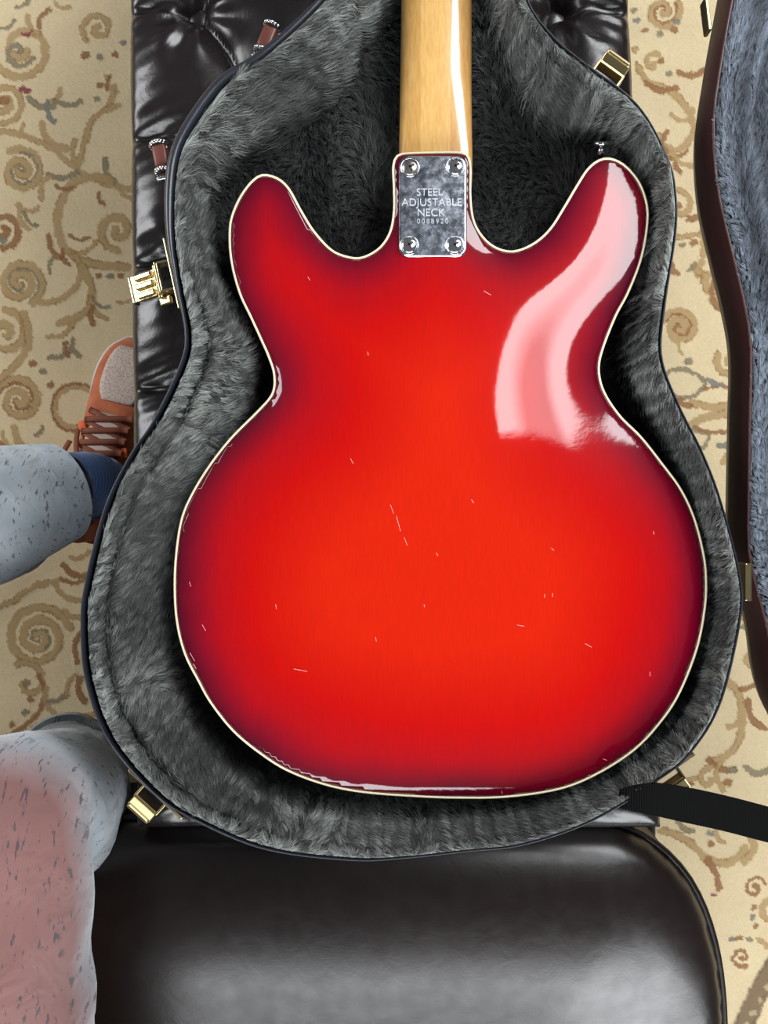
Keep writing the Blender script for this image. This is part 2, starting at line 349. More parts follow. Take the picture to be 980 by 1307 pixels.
def rug_patch(px0, px1, py0, py1, step, zamp=0.0012):
    xs = np.arange(px0, px1 + step * .5, step); ys = np.arange(py0, py1 + step * .5, step)
    X, Y = np.meshgrid(xs, ys); C, H = rug_colours(X, Y)
    Z = -0.001 - 0.0007 * (1 - H) + zamp * 0.5 * (rng.random(X.shape) - 0.5)
    k = CAMZ / 980.0; base = sum(len(v) for v in rv)
    rv.append(np.stack([(X - 490) * k, (653.5 - Y) * k, Z], -1).reshape(-1, 3)); rc.append(C.reshape(-1, 3))
    h, ww = X.shape; i, j = np.meshgrid(np.arange(h - 1), np.arange(ww - 1), indexing='ij'); q = (i * ww + j).ravel() + base
    rf.append(np.stack([q, q + ww, q + ww + 1, q + 1], 1))
rug_patch(-160, 260, -160, 1500, 1.75); rug_patch(770, 1190, -160, 1500, 1.75); rug_patch(260, 770, -160, 1500, 10)
rug_patch(-520, -160, -160, 1500, 2.6); rug_patch(1190, 1550, -160, 1500, 2.6); rug_patch(-1400, -520, -1400, 2200, 24); rug_patch(1550, 2200, -1400, 2200, 24); rug_patch(-520, -160, -1400, -160, 20); rug_patch(-520, -160, 1500, 2200, 20); rug_patch(1190, 1550, -1400, -160, 20); rug_patch(1190, 1550, 1500, 2200, 20); rug_patch(-160, 1190, -1400, -160, 15); rug_patch(-160, 1190, 1500, 2200, 10)
RV = np.concatenate(rv); RF = np.concatenate(rf); RC = np.concatenate(rc)
me = bpy.data.meshes.new('rug'); me.vertices.add(len(RV)); me.vertices.foreach_set('co', RV.ravel())
me.loops.add(len(RF) * 4); me.loops.foreach_set('vertex_index', RF.ravel().astype(np.int32))
me.polygons.add(len(RF)); me.polygons.foreach_set('loop_start', np.arange(0, len(RF) * 4, 4, dtype=np.int32)); me.update(calc_edges=True)
at = me.color_attributes.new('pattern', 'FLOAT_COLOR', 'POINT')
at.data.foreach_set('color', np.concatenate([RC, np.ones((len(RC), 1))], 1).ravel()); me.materials.append(rug_m)
rug = link('rug', me); rug['label'] = 'cream area rug with tan and brown scroll pattern under everything'; rug['category'] = 'rug'

# ------------------------------------------------------------------ tufted bench
BZ = 0.438
bench = thing('tufted_bench', 'dark brown button-tufted leather bench carrying the open guitar case', 'bench', (0.0, 0.28, 0))
sB = (CAMZ - BZ) / 980
yb0, yb1 = (653.5 - 1058) * sB, 0.90
def bx_l(y): return (163 + (653.5 - y / sB) * 0.009 - 490) * sB
def bx_r(y): return (805 + (653.5 - y / sB) * 0.038 - 490) * sB
btn = []; seg = []
rows = {}
for k in range(-4, 8):
    py = 15 + 161 * k
    xs = (250, 480, 710) if k % 2 == 0 else (365, 595)
    rows[k] = [(x, py) for x in xs]
def bw(p): q = P(p[0], p[1], BZ); return np.array(q[:2])
for k, r in rows.items():
    btn += [bw(p) for p in r if P(p[0], p[1], BZ)[1] > yb0 + 0.05]
    y = bw(r[0])[1]; seg.append((bw(r[0]), np.array([bx_l(y) - .01, y]))); seg.append((bw(r[-1]), np.array([bx_r(y) + .01, y])))
    if k + 1 in rows:
        for p in r:
            for q in rows[k + 1]:
                if abs(p[0] - q[0]) < 120: seg.append((bw(p), bw(q)))
def bench_h(X, Y):
    wx = X + 0.004 * (vn(X * 60, Y * 60, 1) - .5); wy = Y + 0.004 * (vn(X * 60, Y * 60, 2) - .5)
    d = np.full(X.shape, 1.0)
    for a, c in seg: d = np.minimum(d, polydist(np.array([a, c]), wx, wy, False))
    h = 0.019 * (1 - np.exp(-d / 0.024)) - 0.0035 * np.exp(-(d / 0.003) ** 2)
    for p in btn:
        r = np.hypot(X - p[0], Y - p[1]); th = np.arctan2(Y - p[1], X - p[0])
        h -= 0.012 * np.exp(-(r / 0.014) ** 2)
        h += 0.0026 * np.sin(th * 8 + 2 * p[0] * 90) * np.exp(-((r - 0.032) / 0.02) ** 2)
    # pleats gathering at the outer seam rows
    for a, c in seg:
        if abs(a[1] - c[1]) < 1e-6:
            dx = np.abs(X - c[0]); dy = Y - a[1]
            h += 0.0032 * np.cos((dy - 0.35 * dx) * 380) * np.exp(-np.abs(dy) / 0.018) * np.exp(-((dx - 0.035) / 0.03) ** 2)
    h += 0.001 * (vn(X * 25, Y * 25, 3) - .5)
    return h
nu, nv = 150, 400
U = np.linspace(0, 1, nu); Yv = np.linspace(yb0, yb1, nv); UU, YY = np.meshgrid(U, Yv)
XX = bx_l(YY) * (1 - UU) + bx_r(YY) * UU
e = np.minimum(np.minimum(XX - bx_l(YY), bx_r(YY) - XX), np.minimum(YY - yb0, yb1 - YY))
roll = np.sqrt(np.clip(1 - (1 - np.clip(e / 0.010, 0, 1)) ** 2, 0, 1))
hh = bench_h(XX, YY)
ZZ = BZ - 0.010 + 0.010 * roll + hh * (0.25 + 0.75 * np.sin(np.clip(e / 0.04, 0, 1) * PI / 2))
V = np.stack([XX, YY, ZZ], -1).reshape(-1, 3); F = []
for i in range(nv - 1):
    for j in range(nu - 1):
        a = i * nu + j; F.append((a, a + 1, a + nu + 1, a + nu))
# skirt of the cushion
ring = [j for j in range(nu)] + [i * nu + nu - 1 for i in range(1, nv)] + [(nv - 1) * nu + j for j in range(nu - 2, -1, -1)] + [i * nu for i in range(nv - 2, 0, -1)]
base = len(V); low = V[ring].copy(); low[:, 2] = BZ - 0.075; V = np.concatenate([V, low]); nr = len(ring)
for i in range(nr): F.append((ring[i], base + i, base + (i + 1) % nr, ring[(i + 1) % nr]))
F.append(tuple(base + i for i in range(nr)))
mesh('cushion', V, F, M['leather'], bench)
bm = bmesh.new()
q = [(bx_l(yb0) + .008, yb0 + .008), (bx_r(yb0) - .008, yb0 + .008), (bx_r(yb1) - .008, yb1 - .008), (bx_l(yb1) + .008, yb1 - .008)]
vs = [bm.verts.new((x, y, z)) for z in (0.05, BZ - 0.076) for x, y in q]
for fc in ((0, 1, 2, 3), (4, 5, 6, 7), (0, 1, 5, 4), (1, 2, 6, 5), (2, 3, 7, 6), (3, 0, 4, 7)): bm.faces.new([vs[i] for i in fc])
bmesh.ops.bevel(bm, geom=bm.edges[:], offset=.006, segments=2, affect='EDGES')
from_bm('base', bm, M['leather'], bench)
for x, y in q:
    bm = bmesh.new(); cyl(bm, .016, .05, T((x * .88, y + (.04 if y < 0 else -.04), .025)), 16, .022); from_bm('foot', bm, M['seat_leather'], bench)
for p in btn:
    bm = bmesh.new(); bmesh.ops.create_uvsphere(bm, u_segments=20, v_segments=10, radius=0.0115)
    z = BZ + float(bench_h(np.array([[p[0]]]), np.array([[p[1]]]))[0, 0]) + 0.002
    bmesh.ops.transform(bm, matrix=T((p[0], p[1], z)) @ Matrix.Diagonal((1, 1, .5, 1)), verts=bm.verts); from_bm('button', bm, M['leather'], bench)

# ------------------------------------------------------------------ guitar case
RZ, FZ = 0.572, 0.500          # rim height, inner floor height
case = thing('guitar_case', 'open black shaped guitar case lined with grey plush, brass latches, brown lid', 'guitar case', (0, 0.1, 0.462))
ST = [((404, 0), (474, 0)), ((330, 66), (446, 85)), ((281, 97), (410, 140)), ((245, 140), (350, 195)), ((218, 190), (300, 235)), ((210, 240), (275, 270)),
      ((212, 303), (272, 320)), ((224, 365), (292, 370)), ((236, 425), (322, 425)), ((230, 465), (338, 470)), ((195, 538), (318, 535)), ((168, 578), (292, 580)),
      ((135, 645), (250, 640)), ((109, 745), (226, 735)), ((104, 800), (224, 800)), ((110, 868), (235, 862)), ((137, 942), (268, 925)), ((191, 1007), (310, 970)),
      ((239, 1041), (350, 997)), ((335, 1082), (415, 1020)), ((447, 1097), (490, 1028)), ((520, 1094), (545, 1030)), ((594, 1086), (600, 1028)), ((660, 1079), (655, 1020)),
      ((730, 1058), (715, 1008)), ((785, 1031), (768, 985)), ((836, 997), (808, 955)), ((877, 964), (842, 918)), ((918, 898), (878, 860)), ((944, 790), (900, 775)),
      ((943, 733), (902, 720)), ((919, 639), (880, 640)), ((896, 578), (850, 588)), ((865, 515), (815, 535)), ((844, 455), (785, 475)), ((849, 387), (792, 400)),
      ((862, 300), (828, 300)), ((862, 250), (828, 240)), ((852, 205), (800, 205)), ((812, 135), (745, 190)), ((734, 74), (678, 160)), ((704, 47), (646, 112)), ((677, 10), (622, 35)),
      ((655, -60), (614, -70)), ((640, -150), (610, -160)), ((632, -400), (607, -400)), ((655, -600), (625, -600)), ((640, -720), (610, -700)), ((558, -760), (558, -725)),
      ((478, -720), (506, -700)), ((462, -600), (492, -600)), ((482, -400), (508, -400)), ((476, -150), (506, -160)), ((452, -60), (500, -70))]
key = np.array([[*P(*o, RZ)[:2], *P(*i, FZ)[:2]] for o, i in ST])
NS = 420
SP = catmull(key, NS); O = SP[:, :2]; I = SP[:, 2:]
tg = np.roll(O, -1, 0) - np.roll(O, 1, 0); tg /= np.linalg.norm(tg, axis=1)[:, None]
# stations run anticlockwise in image-left-down order; inward normal points at the inner ring
nin = np.stack([-tg[:, 1], tg[:, 0]], 1)
sgn = np.sign(np.mean(np.sum(nin * (I - O), 1))); nin *= sgn
opx = np.stack([O[:, 0] / ((CAMZ - RZ) / 980) + 490, 653.5 - O[:, 1] / ((CAMZ - RZ) / 980)], 1)
wide = np.exp(-(((opx[:, 1] - 150) / 190) ** 4)) * (opx[:, 0] < 420)      # the vinyl edge shows wide at the upper left
rimw = 0.0028 + 0.0058 * wide
O2 = O + nin * rimw[:, None]
dI = np.sum(nin * (I - O2), 1); I = I + nin * np.clip(0.0045 - dI, 0, None)[:, None]     # the wall never leans outward
prof = [(0.0, 0.560), (0.02, 0.568), (0.09, 0.577), (0.20, 0.577), (0.28, 0.568), (0.32, 0.566), (0.38, 0.569), (0.50, 0.561), (0.62, 0.550), (0.74, 0.541), (0.84, 0.537), (0.93, 0.527), (1.0, FZ)]
pu = np.array([p[0] for p in prof]); pz = np.array([p[1] for p in prof])
NP = 40; uu = np.linspace(0, 1, NP)
def liner_point(s, u):
    """s in 0..NS (float array), u in 0..1 -> world point on the plush surface"""
    i = np.floor(s).astype(int) % NS; j = (i + 1) % NS; f = (s - np.floor(s))[..., None]
    a = O2[i] * (1 - f) + O2[j] * f; c = I[i] * (1 - f) + I[j] * f
    z = np.interp(u, pu, pz)
    z = z + 0.004 * (vn(s / 9, u * 5, 6) - .5) * np.sin(PI * np.clip(u, 0, 1))
    xy = a * (1 - u[..., None]) + c * u[..., None]
    return np.concatenate([xy, z[..., None]], -1)
SS, UU = np.meshgrid(np.arange(NS, dtype=float), uu, indexing='ij')
LP = liner_point(SS, UU).reshape(-1, 3); F = []
for i in range(NS):
    for j in range(NP - 1):
        i2 = (i + 1) % NS; F.append((i * NP + j, i2 * NP + j, i2 * NP + j + 1, i * NP + j + 1))
liner = mesh('plush_lining', LP, F, M['plush'], case)
cv = np.concatenate([np.c_[I, np.full(NS, FZ)]]);
fv, ff = fill(I[::3], 0.02, 0.008)
mesh('lining_floor', np.c_[fv, np.full(len(fv), FZ - 0.0005)], ff, M['plush'], case)
# vinyl rim bead
V = []; F = []; K = 9
for k in range(K):
    a = PI * k / (K - 1); off = rimw / 2 * (1 - math.cos(a)); V.append(np.c_[O + nin * off[:, None], np.full(NS, RZ - .001) + math.sin(a) * .0055])
V = np.stack(V, 1).reshape(-1, 3)
for i in range(NS):
    for k in range(K - 1): F.append((i * K + k, ((i + 1) % NS) * K + k, ((i + 1) % NS) * K + k + 1, i * K + k + 1))
mesh('edge_binding', V, F, M['vinyl'], case)
# shell walls and bottom
lev = [(0.0, RZ - .001), (0.0005, .55), (0.001, .50), (0.003, .475), (0.008, .4655), (0.016, .463)]
V = np.concatenate([np.c_[O + nin * a, np.full(NS, z)] for a, z in lev]); F = []
for l in range(len(lev) - 1):
    for i in range(NS): F.append((l * NS + i, (l + 1) * NS + i, (l + 1) * NS + (i + 1) % NS, l * NS + (i + 1) % NS))
F.append(tuple((len(lev) - 1) * NS + i for i in range(NS)))
mesh('shell', V, F, M['vinyl'], case)

# ---- guitar outline (needed to keep fibres off it)
GZ = 0.552
GP = [(507, 199), (502, 212), (503, 240), (503, 269), (498, 296), (485, 316), (465, 328), (448, 329), (424, 320), (401, 296), (384, 269), (367, 239), (350, 226), (330, 225),
      (310, 246), (296, 276), (293, 303), (296, 337), (306, 374), (320, 404), (332, 430), (343, 455), (350, 478), (348, 502), (330, 524), (296, 558), (269, 592), (246, 629), (232, 662),
      (225, 706), (223, 750), (226, 794), (236, 834), (253, 868), (270, 898), (300, 935), (340, 967), (373, 986), (418, 1002), (465, 1011), (528, 1016), (579, 1018), (645, 1017),
      (713, 1007), (761, 988), (809, 957), (843, 921), (867, 884), (889, 828), (899, 778), (901, 743), (898, 709), (886, 662), (869, 625), (845, 592), (818, 558), (791, 531),
      (771, 501), (764, 474), (768, 448), (785, 404), (801, 374), (818, 330), (826, 286), (825, 259), (815, 232), (798, 212), (781, 203), (766, 204), (751, 215), (737, 236),
      (721, 263), (704, 290), (687, 307), (667, 318), (648, 321), (627, 313), (611, 296), (603, 277), (600, 250), (600, 212), (596, 198), (586, 195), (552, 195), (520, 196)]
GO = catmull(np.array([P(*p, GZ)[:2] for p in GP]), 460)

def fur(name, roots, nrm, dirs, length, material, parent, wid=0.00017, lift=0.42, shade=None, clump=0.0034, inn=None):
    n = len(roots); K = 5
    cell = np.floor(roots[:, :2] / clump + vn(roots[:, 0] * 80, roots[:, 1] * 80, 3)[:, None] * 1.5).astype(int)
    h = _tab[5][cell[:, 0] & 255, cell[:, 1] & 255]; h2 = _tab[6][cell[:, 0] & 255, cell[:, 1] & 255]
    cc = (cell + 0.5) * clump
    pull = np.zeros((n, 3)); pull[:, :2] = np.clip(cc - roots[:, :2], -clump, clump)
    pull -= nrm * np.sum(pull * nrm, 1)[:, None]
    ang = (h - .5) * 1.3; c, s = np.cos(ang), np.sin(ang)
    dd = dirs.copy(); x = dd[:, 0] * c - dd[:, 1] * s; y = dd[:, 0] * s + dd[:, 1] * c; dd[:, 0] = x; dd[:, 1] = y
    dd += 0.20 * rng.normal(size=(n, 3)); dd -= nrm * np.sum(dd * nrm, 1)[:, None]; dd /= np.linalg.norm(dd, axis=1)[:, None]
    if inn is not None: dd += inn[:, :3] * (np.clip(.35 - np.sum(dd * inn[:, :3], 1), 0, None) * inn[:, 3])[:, None]; pull *= (1 - inn[:, 3])[:, None]
    lf = lift * (0.6 + 0.8 * h2)[:, None]
    L = (length * (0.7 + 0.6 * rng.random(n)))[:, None]
    A = np.zeros((n, K, 3))
    for k in range(K):
        q = k / (K - 1)
        A[:, k] = roots + L * (dd * (q ** 1.25) + nrm * lf * (1.5 * q - 0.8 * q * q)) + pull * 0.72 * q
    hc = bpy.data.hair_curves.new(name); hc.add_curves([K] * n)
    hc.attributes['position'].data.foreach_set('vector', A.reshape(-1).astype(np.float32))
    r = hc.attributes.get('radius') or hc.attributes.new('radius', 'FLOAT', 'POINT')
    rr = np.tile(wid * np.array([1, 1, .9, .7, .3]), (n, 1)); r.data.foreach_set('value', rr.reshape(-1).astype(np.float32))
    sh = np.clip((0.25 + 0.5 * h2 + 0.3 * (rng.random(n) - .5)) if shade is None else shade + 0.35 * (h2 - .5) + 0.3 * (rng.random(n) - .5), 0, 1)
    a = hc.attributes.new('shade', 'FLOAT', 'CURVE'); a.data.foreach_set('value', sh.astype(np.float32))
    hc.materials.append(material)
    o = link(name, hc, parent); o['kind'] = 'stuff'; return o
NF = 330000
s = rng.random(NF * 2) * NS; u = 0.012 + 0.988 * rng.random(NF * 2) ** 0.9
i = np.floor(s).astype(int); wlen = np.linalg.norm(I[i] - O2[i], axis=1) + 0.02
k = rng.random(NF * 2) < wlen / wlen.max(); s, u = s[k], u[k]
p = liner_point(s, u); vis = (p[:, 1] < 0.43); s, u, p = s[vis], u[vis], p[vis]
i = np.floor(s).astype(int) % NS
du = liner_point(s, np.minimum(u + .02, 1)) - p; dn = liner_point(s, np.maximum(u - .02, 0)) - p
vec = np.where((u < .97)[:, None], du, -dn); vec /= np.linalg.norm(vec, axis=1)[:, None] + 1e-9
tan = np.c_[tg[i], np.zeros(len(i))]; nr = np.cross(tan, vec); nr *= np.sign(nr[:, 2:3] + 1e-9); nr /= np.linalg.norm(nr, axis=1)[:, None] + 1e-9
gd = polydist(GO[::4], p[:, 0], p[:, 1]); gin = inside(GO[::4], p[:, 0], p[:, 1])
k = ~(gin & (gd > .002)) & (u > .075 * wide[i]); s, u, p, i, vec, tan, nr, gd = s[k], u[k], p[k], i[k], vec[k], tan[k], nr[k], gd[k]
inv = np.c_[nin[i], np.zeros(len(i))]; ew = np.clip(1 - (np.sum((p - np.c_[O2[i], p[:, 2]]) * inv, 1)) / .006, 0, 1) * (p[:, 2] > .55)
nr += inv * (np.clip(.5 - np.sum(nr * inv, 1), 0, None) * ew)[:, None]; nr /= np.linalg.norm(nr, axis=1)[:, None]
fl = vn(p[:, 0] * 22, p[:, 1] * 22, 0)[:, None]; fl2 = vn(p[:, 0] * 60, p[:, 1] * 60, 7)[:, None]
edge_in = np.clip(1 - u / .14, 0, 1)[:, None]; dirs = tan * ((fl - .5) * 2.4 + (fl2 - .5) * 1.4 - 0.5) * (1 - .7 * edge_in) + vec * (0.9 * (fl2 - .05) + .15 + 1.6 * edge_in); dirs /= np.linalg.norm(dirs, axis=1)[:, None]
ridge = np.interp(u, [0, .08, .2, .30, .38, .55, .75, 1], [.45, .62, .5, .22, .52, .42, .45, .35])
fur('plush_pile', p, nr, dirs, np.minimum(np.interp(u, [0, .06, .2, 1], [.0028, .0048, .0066, .007]), np.where(p[:, 2] < .572, np.clip(gd * .75, .0015, 1), 1)) * (1 + .5 * wide[i]), M['fur'], case, shade=ridge + 0.34 * (fl[:, 0] - .5), inn=np.c_[inv, ew])
# floor of the case: only where the guitar leaves it open
n = 260000; X = rng.uniform(-0.26, 0.26, n); Y = rng.uniform(-0.24, 0.42, n)
k = inside(I[::4], X, Y); X, Y = X[k], Y[k]
g8 = GO[::6]; k = (~inside(g8, X, Y)) | (polydist(g8, X, Y) < 0.03); X, Y = X[k], Y[k]
p = np.c_[X, Y, np.full(len(X), FZ)]; an = vn(X * 18, Y * 18, 2) * 6.0
fur('floor_pile', p, np.tile([0, 0, 1.0], (len(X), 1)), np.c_[np.cos(an), np.sin(an), 0 * an], .0075 * np.ones(len(X)), M['fur'], case, shade=-0.05 + 0.5 * vn(X * 14, Y * 14, 1))

# ---- latches: plate on the wall, bracket, lever
def latch(px, py, is_open, material, side=None):
    c = np.array(P(px, py, RZ)[:2]); k = np.argmin(np.linalg.norm(O - c, axis=1)); o = O[k] - nin[k] * 0.0012
    m = frame((o[0], o[1], RZ - 0.012), (tg[k][0], tg[k][1], 0)); out = m.inverted().to_3x3() @ Vector((-nin[k][0], -nin[k][1], 0))
    sg = 1 if out.y > 0 else -1
    bm = bmesh.new(); box(bm, (.053, .0022, .020), m @ T((0, 0, 0)), .0006); la = from_bm('latch', bm, material, case, False)
    bm = bmesh.new()
    for x in (-.0105, .0105): box(bm, (.0016, .010, .010), m @ T((x, sg * .006, .003)), .0003)
    box(bm, (.0225, .0022, .010), m @ T((0, sg * .011, .003)), .0004); from_bm('bracket', bm, material, la, False)
    bm = bmesh.new()
    if is_open:
        a = m @ T((.0015, sg * .013, .002)) @ R(sg * -.30, 'X')
        box(bm, (.020, .022, .0022), a @ T((0, sg * .011, 0)), .0006)
        box(bm, (.021, .003, .007), a @ T((0, sg * .023, -.002)), .001)
        for x in (-.0068, 0, .0068): box(bm, (.0050, .015, .0030), a @ T((x, sg * .010, .0022)), .0012)
        cyl(bm, .002, .024, a @ R(PI / 2, 'Y'), 12)
        box(bm, (.006, .010, .004), a @ T((.014, sg * -.001, -.004)), .001)
    else:
        a = m @ T((0, sg * .012, .004)) @ R(sg * .5, 'X'); box(bm, (.0215, .009, .0022), a @ T((0, sg * .004, 0)), .0008)
        box(bm, (.020, .0035, .006), a @ T((0, sg * .0085, .001)), .0012)
    from_bm('lever', bm, material, la, False)
    for x in (-.021, .021):
        bm = bmesh.new(); cyl(bm, .002, .0012, m @ T((x, sg * .0016, 0)) @ R(PI / 2, 'X'), 10); from_bm('rivet', bm, material, la)
    return la
latch(217, 352, True, M['gold'])
latch(203, 1016, False, M['aged_gold']); latch(772, 98, False, M['aged_gold']); latch(850, 987, False, M['aged_gold'])
# ---- handle: two leather tabs with rings, padded grip hanging on the wall
def near(px, py): return int(np.argmin(np.linalg.norm(O - np.array(P(px, py, RZ)[:2]), axis=1)))
k1, k2 = near(216, 197), near(338, 58)
kk = np.linspace(k1, k2 if abs(k2 - k1) < NS / 2 else (k2 - NS if k2 > k1 else k2 + NS), 24)
gp = []
for q, kf in zip(np.linspace(0, 1, 24), kk):
    ki = int(round(kf)) % NS; out = .008 + .004 * math.sin(PI * q); gp.append((*(O[ki] - nin[ki] * out), .535 - .03 * math.sin(PI * q) ** .6))
hd = tube('handle', gp, 0.0075, M['handle'], case, seg=12)
for kf, px, py, ang in ((k1, 207, 203, -62), (k2, 342, 52, -38)):
    c = Vector(P(px, py, .552)); a = math.radians(ang)
    m = frame(c, (math.cos(a + PI / 2), math.sin(a + PI / 2), 0.0))
    m = frame(c, (-nin[kf % NS][1], nin[kf % NS][0], 0)) @ Matrix.Scale(1.35, 4)
    bm = bmesh.new(); box(bm, (.0125, .008, .010), m @ R(.5, 'Z'), .002); from_bm('leather_tab', bm, M['handle'], hd)
    bm = bmesh.new()
    for q in range(14):
        a0 = 2 * PI * q / 14; a1 = 2 * PI * (q + 1) / 14
        for x in (-.0075, .0075):
            p0 = Vector((x, .0048 * math.cos(a0), .006 * math.sin(a0))); p1 = Vector((x, .0048 * math.cos(a1), .006 * math.sin(a1)))
            cyl(bm, .0011, (p1 - p0).length * 1.15, m @ R(.5, 'Z') @ frame((p0 + p1) / 2, (1, 0, 0), p1 - p0), 6)
    box(bm, (.002, .010, .004), m @ R(.5, 'Z') @ T((-.011, 0, 0)), .0008); from_bm('metal_ring', bm, M['chrome'], hd)
# ---- small brass feet under the near end
for px, py in ((457, 1100), (637, 1084)):
    k = near(px, py); bm = bmesh.new(); cyl(bm, .0045, .003, T((*(O[k] - nin[k] * .0004), .545)) @ R(PI / 2, 'X'), 14); from_bm('bumper_stud', bm, M['aged_gold'], case)

# ---- lid, opened out to the right
LZ = 0.545
lid_l = [(1010, 925), (980, 800), (963, 740), (955, 700), (955, 632), (957, 530), (958, 438), (946, 372), (933, 322), (914, 240), (909, 155), (919, 77), (933, 0), (950, -80), (985, -200)]
lid_key = [P(*p, LZ)[:2] for p in lid_l] + [P(1000, -420, LZ)[:2], P(1050, -560, LZ)[:2], P(1130, -560, LZ)[:2], P(1170, -420, LZ)[:2], P(1190, -200, LZ)[:2], P(1330, -20, LZ)[:2], P(1420, 200, LZ)[:2],
            P(1400, 400, LZ)[:2], P(1500, 600, LZ)[:2], P(1560, 800, LZ)[:2], P(1480, 1010, LZ)[:2], P(1300, 1110, LZ)[:2], P(1130, 1080, LZ)[:2]]
NL = 240; LO = catmull(np.array(lid_key), NL)
lt = np.roll(LO, -1, 0) - np.roll(LO, 1, 0); lt /= np.linalg.norm(lt, axis=1)[:, None]; ln = np.stack([-lt[:, 1], lt[:, 0]], 1)
cen = LO.mean(0); ln *= np.sign(np.mean(np.sum(ln * (cen - LO), 1)))
def lz(xy): return LZ - 0.10 * np.clip(xy[:, 0] - 0.26, 0, 1)     # it sags away from the hinge
def lid_ring(off, dz):
    xy = LO + ln * off; return np.c_[xy, lz(xy) + dz]
rings = [lid_ring(0.0, 0), lid_ring(-.0012, -.006), lid_ring(-.0012, -.03), lid_ring(.004, -.046), lid_ring(.016, -.052)]
V = np.concatenate(rings); F = []
for l in range(len(rings) - 1):
    for i in range(NL): F.append((l * NL + i, (l + 1) * NL + i, (l + 1) * NL + (i + 1) % NL, l * NL + (i + 1) % NL))
F.append(tuple((len(rings) - 1) * NL + i for i in range(NL)))
lid = mesh('lid', V, F, M['brown_vinyl'], case)
lin = [(0.0015, .0), (.006, .003), (.014, .002), (.022, -.004), (.034, -.010), (.040, -.022), (.048, -.034)]
rings = [lid_ring(a, z) for a, z in lin]; V = np.concatenate(rings); F = []
for l in range(len(rings) - 1):
    for i in range(NL): F.append((l * NL + i, (l + 1) * NL + i, (l + 1) * NL + (i + 1) % NL, l * NL + (i + 1) % NL))
F.append(tuple((len(rings) - 1) * NL + i for i in range(NL)))
mesh('lid_lining', V, F, M['plush'], lid)
tube('lid_piping', lid_ring(.0006, .0006)[::2], .0014, M['brown_vinyl'], lid, closed=True, seg=6)
n = 190000; X = rng.uniform(0.24, 0.42, n); Y = rng.uniform(-.22, .42, n); lo4 = LO[::3]
k = inside(lo4, X, Y); X, Y = X[k], Y[k]; d = polydist(lo4, X, Y); k = d > .0015; X, Y, d = X[k], Y[k], d[k]
Z = lz(np.c_[X, Y]) + np.interp(d, [a for a, _ in lin], [z for _, z in lin])
an = PI * .5 + (vn(X * 30, Y * 12, 2) - .5) * 2.2 + .5
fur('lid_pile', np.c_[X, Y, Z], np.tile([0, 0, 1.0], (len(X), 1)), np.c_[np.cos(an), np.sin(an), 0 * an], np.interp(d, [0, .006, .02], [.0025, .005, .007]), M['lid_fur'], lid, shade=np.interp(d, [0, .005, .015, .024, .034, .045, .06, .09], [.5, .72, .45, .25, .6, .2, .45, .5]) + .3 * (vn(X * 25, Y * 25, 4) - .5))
for py in (-60, 18):
    bm = bmesh.new(); q = P(905, py, .53); box(bm, (.003, .026, .010), T((q[0] - .001, q[1], q[2] - .004)) @ R(.12, 'Z'), .0008)
    from_bm('catch_plate', bm, M['aged_gold'], lid, False)
for py, px in ((742, 948),):
    bm = bmesh.new(); q = P(px, py, .553); box(bm, (.004, .028, .016), T(q), .0008); cyl(bm, .0026, .028, T((q[0] + .001, q[1], q[2] + .006)) @ R(PI / 2, 'X'), 12)
    from_bm('hinge', bm, M['aged_gold'], case, False)
# ---- webbing strap that stays the lid
A = [(792, 1008, .574, 1030), (815, 1002, .580, 1036), (840, 1000, .583, 1041), (880, 1006, .582, 1050), (930, 1017, .580, 1061), (980, 1030, .576, 1074), (1060, 1052, .566, 1094), (1130, 1072, .553, 1110)]
top = catmull(np.array([P(a, b_, z) for a, b_, z, c_ in A]), 60, False); bot = catmull(np.array([P(a - 6, c_, z - .002) for a, b_, z, c_ in A]), 60, False)
V = np.concatenate([top, bot, top - [0, 0, .0016], bot - [0, 0, .0016]]); n = 60; F = []
for i in range(n - 1):
    F += [(i, i + 1, n + i + 1, n + i), (2 * n + i, 3 * n + i, 3 * n + i + 1, 2 * n + i + 1), (i, 2 * n + i, 2 * n + i + 1, i + 1), (n + i, n + i + 1, 3 * n + i + 1, 3 * n + i)]
F += [(0, n, 3 * n, 2 * n), (n - 1, 3 * n - 1, 4 * n - 1, 2 * n - 1)]
mesh('lid_strap', V, F, M['webbing'], case, False)

# ------------------------------------------------------------------ guitar
gt = thing('electric_guitar', 'red sunburst double-cutaway electric guitar lying face down, cream edge binding', 'guitar', (0.04, 0.0, 0.512))
x0, y0 = GO.min(0) - .004; x1, y1 = GO.max(0) + .004; h = 0.002
gx = np.arange(x0, x1, h); gy = np.arange(y0, y1, h); GX, GY = np.meshgrid(gx, gy); ins = inside(GO, GX, GY)
u = np.zeros(GX.shape); m8 = ins[1:-1, 1:-1]
for lvl in range(5000):
    u[1:-1, 1:-1] = np.where(m8, 0.25 * (u[2:, 1:-1] + u[:-2, 1:-1] + u[1:-1, 2:] + u[1:-1, :-2]) + h * h, 0)
u /= u.max()
def sample(A, X, Y):
    fx = (X - x0) / h; fy = (Y - y0) / h; i = np.clip(fy.astype(int), 0, A.shape[0] - 2); j = np.clip(fx.astype(int), 0, A.shape[1] - 2)
    a, c = fx - j, fy - i
    return A[i, j] * (1 - a) * (1 - c) + A[i, j + 1] * a * (1 - c) + A[i + 1, j] * (1 - a) * c + A[i + 1, j + 1] * a * c
fv, ff = fill(GO, 0.0032, 0.002)
ed = polydist(GO, fv[:, 0], fv[:, 1])
us = sample(u, fv[:, 0], fv[:, 1]) * np.clip(ed / .004, 0, 1)
zt = GZ + 0.0155 * us ** 0.9
nb = len(fv); V = [np.c_[fv, zt]]
